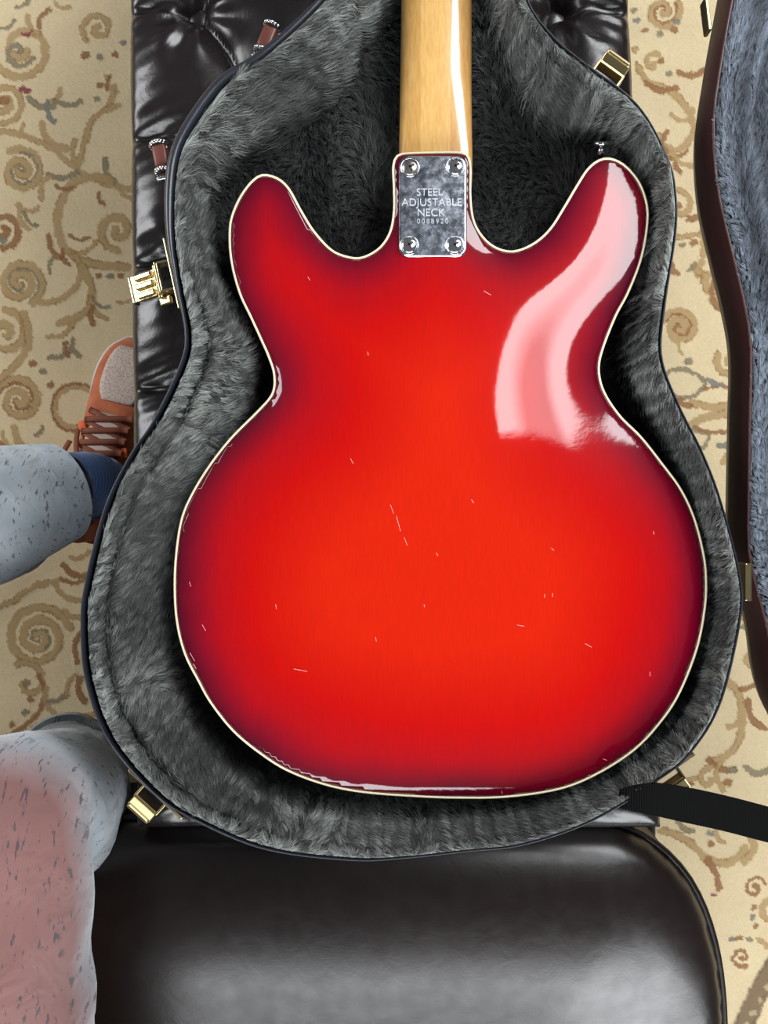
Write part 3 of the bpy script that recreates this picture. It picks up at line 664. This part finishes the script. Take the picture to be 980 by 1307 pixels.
# which filled vertices are the outline ones
from collections import Counter
ec = Counter()
for q in ff:
    for a_, c_ in zip(q, q[1:] + q[:1]): ec[(min(a_, c_), max(a_, c_))] += 1
nxt = {}
for q in ff:
    for a_, c_ in zip(q, q[1:] + q[:1]):
        if ec[(min(a_, c_), max(a_, c_))] == 1: nxt[a_] = c_
st0 = next(iter(nxt)); loop = [st0]
while nxt[loop[-1]] != st0: loop.append(nxt[loop[-1]])
lo = fv[loop]; nl = len(lo); F = [tuple(q) for q in ff]
V.append(np.c_[lo, np.full(nl, GZ - .040)])
for i in range(nl): F.append((loop[i], loop[(i + 1) % nl], nb + (i + 1) % nl, nb + i)[::-1])
F.append(tuple(nb + i for i in range(nl))[::-1])
red_m, t, b = mat('sunburst_lacquer', (0.6, 0.02, 0.01), 0.33, coat=1.0)
b.inputs['Coat Roughness'].default_value = 0.04; b.inputs['Specular IOR Level'].default_value = 0.03
a = N(t, 'ShaderNodeAttribute', attribute_name='edge')
wn = noise(t, 9, 3); mm = N(t, 'ShaderNodeMath', operation='MULTIPLY_ADD'); t.links.new(wn, mm.inputs[0]); mm.inputs[1].default_value = 0.22; 
sb = N(t, 'ShaderNodeMath', operation='SUBTRACT'); t.links.new(a.outputs['Fac'], sb.inputs[0]); sb.inputs[1].default_value = 0.11; t.links.new(sb.outputs[0], mm.inputs[2])
col = ramp(t, mm.outputs[0], [(0.0, (0.075, 0.0, 0.010)), (0.11, (0.19, 0.0008, 0.010)), (0.25, (0.34, 0.001, 0.004)), (0.48, (0.44, 0.001, 0.0)), (0.95, (0.54, 0.011, 0.0))])
gr = noise(t, 60, 4, 0.6, stretch=(14, 1, 1))
col = mix(t, 0.35, col, ramp(t, gr, [(0.3, (0.75, 0.6, 0.6)), (0.7, (1.15, 1.2, 1.2))]), 'MULTIPLY')
# fine handling scratches in the clear coat
sc1 = ramp(t, noise(t, 55, 2, stretch=(1, 9, 1)), [(0.80, (0, 0, 0)), (0.83, (1, 1, 1))])
t.links.new(col, b.inputs['Base Color'])
cb = N(t, 'ShaderNodeBump'); cb.inputs['Strength'].default_value = 0.05; cb.inputs['Distance'].default_value = 0.001
t.links.new(noise(t, 35, 5, 0.65), cb.inputs['Height']); t.links.new(cb.outputs[0], b.inputs['Coat Normal'])
body = mesh('body', np.concatenate(V), F, red_m, gt)
ea = body.data.attributes.new('edge', 'FLOAT', 'POINT')
ev = np.concatenate([np.clip(ed / 0.125, 0, 1), np.zeros(nl)]); ea.data.foreach_set('value', ev.astype(np.float32))
for pl in body.data.polygons[len(ff):]: pl.use_smooth = False
bd = catmull(np.c_[GO, np.full(len(GO), GZ - .0003)], 460)
tube('edge_binding', bd, .0010, M['cream'], gt, closed=True, seg=8)
# scratches and dings as tiny pale nicks in the lacquer
nick_m = mat('lacquer_nick', (0.75, 0.32, 0.28), 0.5)[0]
bm = bmesh.new()
NK = [(500, 650, 70, 16), (508, 668, 75, 26), (517, 690, 70, 14), (620, 378, 30, 14), (450, 590, 60, 10), (388, 852, 10, 30), (690, 758, 90, 6), (700, 757, 90, 6), (745, 820, 30, 14), (826, 858, 90, 7),
      (244, 745, 70, 8), (262, 800, 60, 12), (246, 838, 60, 16), (249, 850, 60, 10), (355, 772, 80, 8), (660, 795, 10, 12), (830, 680, 80, 5), (556, 706, 60, 6), (600, 640, 60, 7), (470, 455, 80, 6),
      (395, 358, 60, 7), (480, 812, 80, 7), (770, 968, 20, 10), (752, 990, 60, 8), (455, 1001, 60, 6), (640, 1010, 70, 5), (700, 700, 40, 6), (540, 770, 80, 5)]
for px, py, a_, L in NK:
    q = P(px, py, GZ); zz = GZ + .0155 * float(sample(u, np.array([q[0]]), np.array([q[1]]))[0]) ** .9
    box(bm, (L * .00045, .00032, .0003), T((q[0], q[1], zz + .00002)) @ R(math.radians(-a_), 'Z'))
sn = from_bm('finish_nicks', bm, nick_m, gt, False); sn['kind'] = 'stuff'
# neck
maple, t, b = mat('maple_neck', (0.6, 0.4, 0.18), 0.3, coat=1.0); b.inputs['Coat Roughness'].default_value = 0.06
tc = N(t, 'ShaderNodeTexCoord'); sx = N(t, 'ShaderNodeSeparateXYZ'); t.links.new(tc.outputs['Object'], sx.inputs[0])
xl = P(552, 100, .55)[0]; xr = P(575, 100, .55)[0]
def step(lim):
    n_ = N(t, 'ShaderNodeMath', operation='GREATER_THAN'); t.links.new(sx.outputs[0], n_.inputs[0]); n_.inputs[1].default_value = lim; return n_.outputs[0]
grain = ramp(t, noise(t, 70, 4, 0.6, stretch=(9, 1, 1)), [(0.3, (0.44, 0.23, 0.055)), (0.7, (0.58, 0.33, 0.10))])
grain2 = ramp(t, noise(t, 90, 4, 0.6, stretch=(7, 1, 1)), [(0.3, (0.54, 0.30, 0.085)), (0.7, (0.67, 0.40, 0.135))])
grain3 = ramp(t, noise(t, 90, 4, 0.6, stretch=(7, 1, 1)), [(0.3, (0.46, 0.23, 0.06)), (0.7, (0.58, 0.32, 0.10))])
c = mix(t, step(P(537, 100, .55)[0]), grain, grain2); c = mix(t, step(xr), c, grain3); t.links.new(c, b.inputs['Base Color'])
V = []; F = []; K = 22; ys = np.linspace(232, -470, 70)
for py in ys:
    q = np.interp(py, [-470, 232], [0, 1]); wpx = np.interp(py, [-470, 0, 200], [74, 93, 95]) / 2; cx = np.interp(py, [-470, 0, 200], [559, 558.5, 556.5])
    zb = 0.527; x, y, _ = P(cx, py, .545); hw = wpx * (CAMZ - .545) / 980; flat = np.clip((py - 90) / 100, 0, 1); hgt = np.interp(py, [-470, 150, 200], [.018, .021, .0215])
    pw = 0.62 * (1 - flat) + 0.22 * flat
    for k in range(K):
        a_ = PI * k / (K - 1); cx_, sy_ = math.cos(a_), math.sin(a_)
        e2 = 0.85 * (1 - flat) + .5 * flat
        V.append((x + hw * math.copysign(abs(cx_) ** e2, cx_), y, zb + hgt * sy_ ** pw))
for i in range(len(ys) - 1):
    for k in range(K - 1): F.append((i * K + k, i * K + k + 1, (i + 1) * K + k + 1, (i + 1) * K + k))
    F.append((i * K + K - 1, i * K, (i + 1) * K, (i + 1) * K + K - 1))
F += [tuple(range(K)), tuple((len(ys) - 1) * K + k for k in range(K))]
neck = mesh('neck', V, F, maple, gt)
rose = mat('rosewood_fingerboard', (0.05, 0.022, 0.012), 0.5)[0]
bm = bmesh.new(); a0 = P(556.5, 232, .545); a1 = P(559, -470, .545); m_ = frame(((a0[0] + a1[0]) / 2, (a0[1] + a1[1]) / 2, .5235), (a1[0] - a0[0], a1[1] - a0[1], 0))
box(bm, (a1[1] - a0[1], .049, .0066), m_, .001); from_bm('fingerboard', bm, rose, gt)
bm = bmesh.new(); q = P(559, -560, .52)
HP = [(536, -465), (528, -500), (512, -540), (510, -640), (530, -690), (560, -680), (590, -690), (608, -640), (606, -540), (590, -500), (583, -465)]
hp = [P(*p_, .535)[:2] for p_ in catmull(np.array(HP, float), 44)]
v1 = [bm.verts.new((x_, y_, .524)) for x_, y_ in hp]; v2 = [bm.verts.new((x_, y_, .538)) for x_, y_ in hp]
bm.faces.new(v1); bm.faces.new(v2)
for i in range(len(hp)): bm.faces.new((v1[i], v1[(i + 1) % len(hp)], v2[(i + 1) % len(hp)], v2[i]))
from_bm('headstock', bm, red_m, gt, False)
# neck plate
plate_m, t, b = mat('scuffed_chrome', (0.36, 0.39, 0.44), 0.16, 1.0)
t.links.new(ramp(t, noise(t, 150, 6, 0.75, dist=1.5), [(0.35, (0.26, 0.28, 0.32)), (0.62, (0.52, 0.56, 0.63)), (0.75, (0.8, 0.82, 0.86))]), b.inputs['Base Color'])
t.links.new(ramp(t, noise(t, 130, 5, 0.7), [(0.3, (0.10,) * 3), (0.7, (0.36,) * 3)]), b.inputs['Roughness'])
c1 = bump(t, b, noise(t, 160, 5, 0.75, dist=1.5), 0.05, 0.0010); bump(t, b, noise(t, 40, 2), 0.07, 0.003, c1)
pzt = GZ + .0066
def rrect(cx, cy, w_, h_, r, n=6):
    o_ = []
    for sx_, sy_, a_ in ((1, 1, 0), (-1, 1, 90), (-1, -1, 180), (1, -1, 270)):
        for k in range(n + 1):
            q_ = math.radians(a_ + 90 * k / n); o_.append((cx + sx_ * (w_ / 2 - r) + r * math.cos(q_), cy + sy_ * (h_ / 2 - r) + r * math.sin(q_)))
    return o_
pc = P(552.5, 263, pzt); pw_, ph_ = 86.5 * (CAMZ - pzt) / 980, 129 * (CAMZ - pzt) / 980
V = []; F = []; oo = [(0, pzt - .008), (0, pzt - .0008), (.0008, pzt), (.0016, pzt + .0001)]
for off, z in oo: V += [(x_, y_, z) for x_, y_ in rrect(pc[0], pc[1], pw_ - 2 * off, ph_ - 2 * off, .0075 - off)]
n = 28
for l in range(3):
    for i in range(n): F.append((l * n + i, l * n + (i + 1) % n, (l + 1) * n + (i + 1) % n, (l + 1) * n + i))
F.append(tuple(3 * n + i for i in range(n)))
plate = mesh('neck_plate', V, F, plate_m, gt, False)
dark = mat('screw_slot', (0.03, 0.02, 0.02), 0.6)[0]
rust = mat('tarnished_screw', (0.42, 0.38, 0.36), 0.3, 1.0)[0]
for i, (px, py) in enumerate(((523, 214), (581, 213), (522, 313), (580, 313))):
    q = P(px, py, pzt); bm = bmesh.new(); bmesh.ops.create_uvsphere(bm, u_segments=22, v_segments=12, radius=.0062)
    bmesh.ops.transform(bm, matrix=T((q[0], q[1], q[2] - .0003)) @ Matrix.Diagonal((1, 1, .38, 1)), verts=bm.verts)
    sw = from_bm('screw', bm, rust if i == 0 else M['chrome'], plate)
    bm = bmesh.new()
    for r_ in (0.5, 0.5 + PI / 2): box(bm, (.0072, .0015, .0012), T((q[0], q[1], q[2] + .0018)) @ R(r_, 'Z'))
    so = from_bm('screw_slot', bm, dark, plate, False)
    tube('countersunk_ring', [(q[0] + .0068 * math.cos(a_), q[1] + .0068 * math.sin(a_), pzt + .0003) for a_ in np.linspace(0, 2 * PI, 24, endpoint=False)], .0005, M['chrome'], plate, closed=True, seg=6)
ink = mat('engraved_lettering', (0.62, 0.64, 0.68), 0.45, 0.5)[0]
for txt, px, py, sz, sp in (('STEEL', 548, 250, .0078, 1.0), ('ADJUSTABLE', 551, 263, .0080, 1.0), ('NECK', 550, 276, .0080, 1.0), ('0088920', 552, 285.5, .0052, 1.35)):
    fc = bpy.data.curves.new('lettering', 'FONT'); fc.body = txt; fc.size = sz; fc.align_x = 'CENTER'; fc.space_character = sp; fc.extrude = .00045; fc.offset = -0.00011
    tmp = link('lettering_source', fc); me = bpy.data.meshes.new_from_object(tmp.evaluated_get(bpy.context.evaluated_depsgraph_get())); bpy.data.objects.remove(tmp)
    me.name = 'lettering'; me.materials.clear(); me.materials.append(ink); q = P(px, py, pzt); me.transform(T((q[0], q[1], pzt + .0003))); o_ = link('lettering', me, plate)
# strap button on the right horn
bm = bmesh.new(); q = P(765, 200, .535); cyl(bm, .0032, .008, T((q[0], q[1] + .003, q[2] + .004)) @ R(-PI / 2, 'X'), 18, .0022)
cyl(bm, .0066, .0028, T((q[0], q[1] + .0085, q[2] + .004)) @ R(-PI / 2 + .5, 'X'), 24, .0055); from_bm('strap_button', bm, M['chrome'], gt)

# ------------------------------------------------------------------ leather sofa seat at the bottom
sofa = thing('leather_sofa', 'smooth dark brown leather sofa seat with a rounded front corner, below the case', 'sofa', (-0.2, -0.7, 0))
so = [(-.76, -.292), (-.4, -.290), (0.0, -.291), (.17, -.293), (.225, -.298), (.262, -.318), (.292, -.352), (.312, -.40), (.322, -.46), (.324, -.55), (.324, -.70), (.324, -.86), (.30, -.93), (.24, -.95), (-.2, -.95), (-.70, -.95), (-.80, -.90), (-.82, -.6), (-.82, -.34)]
so = catmull(np.array(so), 220)
fv, ff = fill(so, 0.010, 0.006); ed = polydist(so, fv[:, 0], fv[:, 1])
yy = fv[:, 1]
hz = 0.402 + 0.014 * np.sqrt(np.clip(1 - (1 - np.clip(ed / .014, 0, 1)) ** 2, 0, 1)) + 0.034 * (1 - np.exp(-ed / .05)) * np.clip(ed / .014, 0, 1) - 0.17 * np.where(-yy < .45, np.clip(-yy - .31, 0, 1) ** 2 / .22, -yy - .361) * np.clip(ed / .07, 0, 1)
V = np.c_[fv, hz]; ec = Counter(); nxt = {}
for q_ in ff:
    for a_, c_ in zip(q_, q_[1:] + q_[:1]): ec[(min(a_, c_), max(a_, c_))] += 1
for q_ in ff:
    for a_, c_ in zip(q_, q_[1:] + q_[:1]):
        if ec[(min(a_, c_), max(a_, c_))] == 1: nxt[a_] = c_
s0 = next(iter(nxt)); loop = [s0]
while nxt[loop[-1]] != s0: loop.append(nxt[loop[-1]])
nl = len(loop); nb = len(fv); V = np.concatenate([V, np.c_[fv[loop], np.full(nl, .31)]]); F = [tuple(q_) for q_ in ff]
for i in range(nl): F.append((loop[i], loop[(i + 1) % nl], nb + (i + 1) % nl, nb + i)[::-1])
F.append(tuple(nb + i for i in range(nl)))
mesh('seat_cushion', V, F, M['seat_leather'], sofa)
tube('seat_piping', np.c_[so, np.full(len(so), .403)], .0035, M['seat_leather'], sofa, closed=True, seg=8)
bm = bmesh.new(); box(bm, (1.10, .62, .25), T((-.25, -.635, .18)), .02); from_bm('base', bm, M['seat_leather'], sofa)
bm = bmesh.new(); box(bm, (1.16, .16, .75), T((-.25, -1.04, .47)), .05); from_bm('backrest', bm, M['seat_leather'], sofa)
for x_, y_ in ((-.72, -.4), (.22, -.4), (-.72, -1.0), (.22, -1.0)):
    bm = bmesh.new(); cyl(bm, .018, .056, T((x_, y_, .028)), 16, .026); from_bm('leg', bm, rose, sofa)

# ------------------------------------------------------------------ person: legs in marled joggers, blue socks, orange trainers
person = thing('person', 'seated person in marled grey joggers, blue sock and orange trainers beside the bench', 'person', (-0.35, -0.2, 0))
def skin(name, nodes, edges, material, root=0, sub=2):
    me = bpy.data.meshes.new(name); me.from_pydata([n_[0] for n_ in nodes], edges, []); me.update()
    o_ = link(name, me, person)
    md = o_.modifiers.new('skin', 'SKIN'); md.use_smooth_shade = True
    for i, n_ in enumerate(nodes):
        r_ = n_[1]; me.skin_vertices[0].data[i].radius = (r_, r_) if not isinstance(r_, tuple) else r_
    me.skin_vertices[0].data[root].use_root = True
    ss = o_.modifiers.new('sub', 'SUBSURF'); ss.levels = sub; ss.render_levels = sub
    me.materials.append(material); return o_
jog, t, b = mat('marled_jersey', (0.5, 0.53, 0.56), 0.9, spec=0.15, sheen=0.3)
slub = ramp(t, noise(t, 60, 4, 0.65, stretch=(6, 1.3, 1.3)), [(0.585, (0, 0, 0)), (0.64, (.85, .85, .85))])
cloud = ramp(t, noise(t, 16, 3), [(0.3, (0.30, 0.35, 0.40)), (0.7, (0.52, 0.57, 0.60))])
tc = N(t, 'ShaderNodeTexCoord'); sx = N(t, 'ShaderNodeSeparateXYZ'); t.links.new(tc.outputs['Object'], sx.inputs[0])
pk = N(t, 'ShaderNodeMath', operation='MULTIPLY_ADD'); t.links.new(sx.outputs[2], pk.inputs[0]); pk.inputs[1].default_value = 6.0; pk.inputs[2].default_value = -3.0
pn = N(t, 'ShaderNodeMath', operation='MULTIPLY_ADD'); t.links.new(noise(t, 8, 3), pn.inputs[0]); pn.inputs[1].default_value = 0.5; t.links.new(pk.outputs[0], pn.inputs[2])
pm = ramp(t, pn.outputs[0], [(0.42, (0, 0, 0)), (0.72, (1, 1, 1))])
c = mix(t, pm, cloud, (0.25, 0.125, 0.115)); c = mix(t, slub, c, (0.07, 0.065, 0.075))  # red bounce light painted as pink into the higher parts of the cloth
t.links.new(c, b.inputs['Base Color']); c1 = bump(t, b, noise(t, 26, 2, 0.5, dist=1.0), 0.5, 0.008); bump(t, b, noise(t, 1300, 2), 0.3, 0.0006, c1)
skin_m = mat('skin', (0.55, 0.32, 0.24), 0.5)[0]
sock_m, t, b = mat('blue_sock', (0.085, 0.19, 0.48), 0.9, spec=0.1, sheen=0.3)
wv = N(t, 'ShaderNodeTexWave', wave_type='RINGS'); wv.inputs['Scale'].default_value = 60; wv.inputs['Distortion'].default_value = 1.2
tc = N(t, 'ShaderNodeTexCoord'); t.links.new(tc.outputs['Object'], wv.inputs['Vector']); bump(t, b, wv.outputs['Fac'], 0.4, 0.002)
hipL, hipR = (-.50, -.74, .54), (-.325, -.74, .55)
kneeL, kneeR = (-.70, -.10, .50), (-.288, -.198, .565)
ankL, ankR = (-.385, .030, .115), (-.42, -.33, .11)
def lerp(a_, c_, q_): return tuple(np.array(a_) * (1 - q_) + np.array(c_) * q_)
body_nodes = [((-.415, -.78, .57), .10), (hipL, .085), (lerp(hipL, kneeL, .5), .07), (kneeL, .05), (lerp(kneeL, ankL, .35), .05), (ankL, .033),
              (hipR, .085), (lerp(hipR, kneeR, .5), .068), (kneeR, .05), ((-.318, -.285, .36), .045), (ankR, .033)]
skin('body', body_nodes, [(0, 1), (1, 2), (2, 3), (3, 4), (4, 5), (0, 6), (6, 7), (7, 8), (8, 9), (9, 10)], skin_m)
tn = [((-.415, -.79, .58), .125), (hipL, .105), (lerp(hipL, kneeL, .55), .088), (kneeL, .074), (lerp(kneeL, ankL, .3), .095), (lerp(kneeL, ankL, .6), .094), (lerp(kneeL, ankL, .80), .082), ((-.43, .010, .21), .058),
      (hipR, .105), (lerp(hipR, kneeR, .35), .092), (lerp(hipR, kneeR, .72), .082), (kneeR, .070), ((-.288, -.265, .47), .074), ((-.318, -.285, .36), .066), ((-.375, -.30, .23), .058), ((-.402, -.312, .165), .056)]
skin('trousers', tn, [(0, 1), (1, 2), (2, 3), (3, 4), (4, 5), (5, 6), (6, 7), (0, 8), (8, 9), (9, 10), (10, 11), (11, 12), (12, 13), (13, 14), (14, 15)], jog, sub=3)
tr_ = bpy.data.objects['trousers']; tx_ = bpy.data.textures.new('cloth_folds', 'CLOUDS'); tx_.noise_scale = .09; tx_.noise_depth = 2
dp_ = tr_.modifiers.new('folds', 'DISPLACE'); dp_.texture = tx_; dp_.strength = .022; dp_.mid_level = .5; dp_.texture_coords = 'GLOBAL'
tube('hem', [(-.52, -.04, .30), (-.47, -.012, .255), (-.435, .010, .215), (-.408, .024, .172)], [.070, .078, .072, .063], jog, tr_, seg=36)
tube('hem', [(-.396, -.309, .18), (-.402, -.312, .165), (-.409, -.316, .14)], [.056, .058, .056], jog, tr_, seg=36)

orange_m, t, b = mat('orange_suede', (0.50, 0.13, 0.05), 0.85, spec=0.2, sheen=0.3); bump(t, b, noise(t, 500, 3), 0.4, 0.001)
t.links.new(ramp(t, noise(t, 40, 3), [(0.3, (0.40, 0.10, 0.04)), (0.7, (0.56, 0.17, 0.075))]), b.inputs['Base Color'])
mesh_m, t, b = mat('beige_mesh_panel', (0.55, 0.42, 0.34), 0.8)
vo = N(t, 'ShaderNodeTexVoronoi'); vo.inputs['Scale'].default_value = 420; tc = N(t, 'ShaderNodeTexCoord'); t.links.new(tc.outputs['Object'], vo.inputs['Vector'])
t.links.new(ramp(t, vo.outputs['Distance'], [(0.25, (0.35, 0.26, 0.23)), (0.5, (0.62, 0.50, 0.42))]), b.inputs['Base Color'])
lace_m = mat('brown_lace', (0.23, 0.062, 0.028), 0.75)[0]
hot = mat('bright_orange_tab', (0.9, 0.14, 0.02), 0.6)[0]; yel = mat('yellow_tag', (0.75, 0.45, 0.06), 0.5)[0]
solem = mat('pale_rubber', (0.62, 0.60, 0.57), 0.6)[0]; tong = mat('pale_tongue', (0.55, 0.44, 0.38), 0.7)[0]
def shoe(heel, toe, label):
    h0 = Vector((*heel, 0)); d = (Vector((*toe, 0)) - h0); L = d.length; m = frame(h0, d)
    def W(x, y, z): return tuple(m @ Vector((x * L, y, z)))
    ks = [(0.0, .026, .070), (.04, .034, .088), (.15, .038, .100), (.28, .040, .098), (.40, .043, .088), (.55, .048, .076), (.70, .051, .064), (.82, .050, .055), (.92, .040, .047), (.985, .020, .036)]
    kk_ = catmull(np.array([(a_, c_, e_) for a_, c_, e_ in ks]), 40, False)
    NN = 20; V = []; F = []
    for x_, w_, z_ in kk_:
        for k in range(NN):
            a_ = PI * k / (NN - 1); V.append(W(x_, w_ * math.copysign(abs(math.cos(a_)) ** .7, math.cos(a_)), .022 + (z_ - .022) * math.sin(a_) ** .8))
    for i in range(39):
        for k in range(NN - 1): F.append((i * NN + k, i * NN + k + 1, (i + 1) * NN + k + 1, (i + 1) * NN + k))
        F.append((i * NN + NN - 1, i * NN, (i + 1) * NN, (i + 1) * NN + NN - 1))
    F += [tuple(range(NN)), tuple(39 * NN + k for k in range(NN))]
    sh = mesh('shoe', V, F, orange_m, person)
    if label: sh['label'] = label
    V = []; F = []; ring_ = [(x_, w_ + .006) for x_, w_, z_ in kk_] ; ring_ = [(-.02, .012)] + ring_ + [(1.01, .010)]
    pts = [(x_, w_) for x_, w_ in ring_] + [(x_, -w_) for x_, w_ in ring_[::-1]]; n_ = len(pts)
    for z_, g_ in ((.0, .96), (.004, 1.0), (.022, 1.0), (.027, .93)): V += [W(.5 + (x_ - .5) * (1 if g_ == 1 else .99), y_ * g_, z_) for x_, y_ in pts]
    for l in range(3):
        for i in range(n_): F.append((l * n_ + i, l * n_ + (i + 1) % n_, (l + 1) * n_ + (i + 1) % n_, (l + 1) * n_ + i))
    F += [tuple(range(n_)), tuple(3 * n_ + i for i in range(n_))]
    mesh('sole', V, F, solem, sh)
    def top(x_, y_):
        w_ = np.interp(x_, kk_[:, 0], kk_[:, 1]); z_ = np.interp(x_, kk_[:, 0], kk_[:, 2]); c_ = min(.98, abs(y_) / w_) ** (1 / .7)
        return .022 + (z_ - .022) * (math.sqrt(1 - c_ * c_)) ** .8
    def patch(name, x0_, x1_, y0_, y1_, mt, lift, n1=10, n2=10, thick=.002):
        V = []; F = []
        for i in range(n1 + 1):
            for j in range(n2 + 1):
                x_ = x0_ + (x1_ - x0_) * i / n1; q = j / n2 * 2 - 1; shp = (1 - abs(i / n1 * 2 - 1) ** 3) * .35 + .65; y_ = (y0_ + y1_) / 2 + q * (y1_ - y0_) / 2 * shp
                V.append(W(x_, y_, top(x_, y_) + lift))
        for i in range(n1):
            for j in range(n2): a_ = i * (n2 + 1) + j; F.append((a_, a_ + 1, a_ + n2 + 2, a_ + n2 + 1))
        o_ = mesh(name, V, F, mt, sh); md = o_.modifiers.new('solid', 'SOLIDIFY'); md.thickness = thick; return o_
    patch('toe_panel', .66, .93, -.034, .030, mesh_m, .0022); patch('tongue', .20, .60, -.022, .022, tong, .005)
    for i in range(6):                                                   # crossed laces
        x_ = .30 + i * .055; s_ = 1 if i % 2 else -1
        for sg in (1, -1):
            pts = [W(x_ - .025 * sg * q, q * .030, top(x_ - .025 * sg * q, q * .030) + .008 + .002 * sg) for q in np.linspace(-1, 1, 9)]
            tube('lace', pts, .0042, lace_m, sh, seg=8, flat=.5)
    bow = [[(.30, 0, .012), (.26, .018, .022), (.22, .040, .020), (.25, .052, .008), (.30, .040, .008), (.32, .01, .012)],
           [(.30, 0, .012), (.30, -.02, .022), (.26, -.042, .018), (.30, -.050, .006), (.34, -.030, .010), (.32, -.005, .012)],
           [(.31, 0, .012), (.40, .024, .016), (.50, .040, .004)], [(.31, 0, .012), (.20, .02, .018), (.30, .055, .002), (.44, .052, -.010)]]
    for w_ in bow:
        pts = catmull(np.array([W(x_, y_, top(min(x_, .9), min(abs(y_), .034)) + dz) for x_, y_, dz in w_]), 26, False); tube('lace', pts, .0038, lace_m, sh, seg=8, flat=.45)
    for x_, y_ in ((.36, .034), (.44, -.032), (.52, .034)):
        bm = bmesh.new(); box(bm, (.014, .010, .004), m @ T((x_ * L, y_, top(x_, y_) + .006)) @ R(.4, 'Z'), .001); from_bm('eyelet_tab', bm, hot, sh)
    bm = bmesh.new(); box(bm, (.014, .018, .004), m @ T((.16 * L, .036, top(.16, .03) + .016)) @ R(.5, 'Z'), .001); from_bm('pull_tag', bm, yel, sh)
    V = []; ring2 = []
    for q in np.linspace(0, 2 * PI, 28, endpoint=False): ring2.append(W(.155 + .125 * math.cos(q), .034 * math.sin(q), .102 - .006 * math.cos(q)))
    tube('collar', ring2, .0085, orange_m, sh, closed=True, seg=10)
    return sh
def fl(px, py, z=0.03): return P(px, py, z)[:2]
shoe(fl(118, 690), fl(180, 430), 'orange trainer with brown laces, toe under the bench')
shoe(fl(38, 1030), fl(275, 935), None)
def sock(pts_):
    return tube('sock', catmull(np.array(pts_), 14, False), np.linspace(.041, .043, 14), sock_m, person, seg=24)
sock([(-.388, .020, .06), (-.380, .034, .11), (-.384, .035, .15), (-.395, .030, .18)])
sock([(-.425, -.335, .06), (-.42, -.332, .10), (-.412, -.325, .13), (-.405, -.315, .17)])
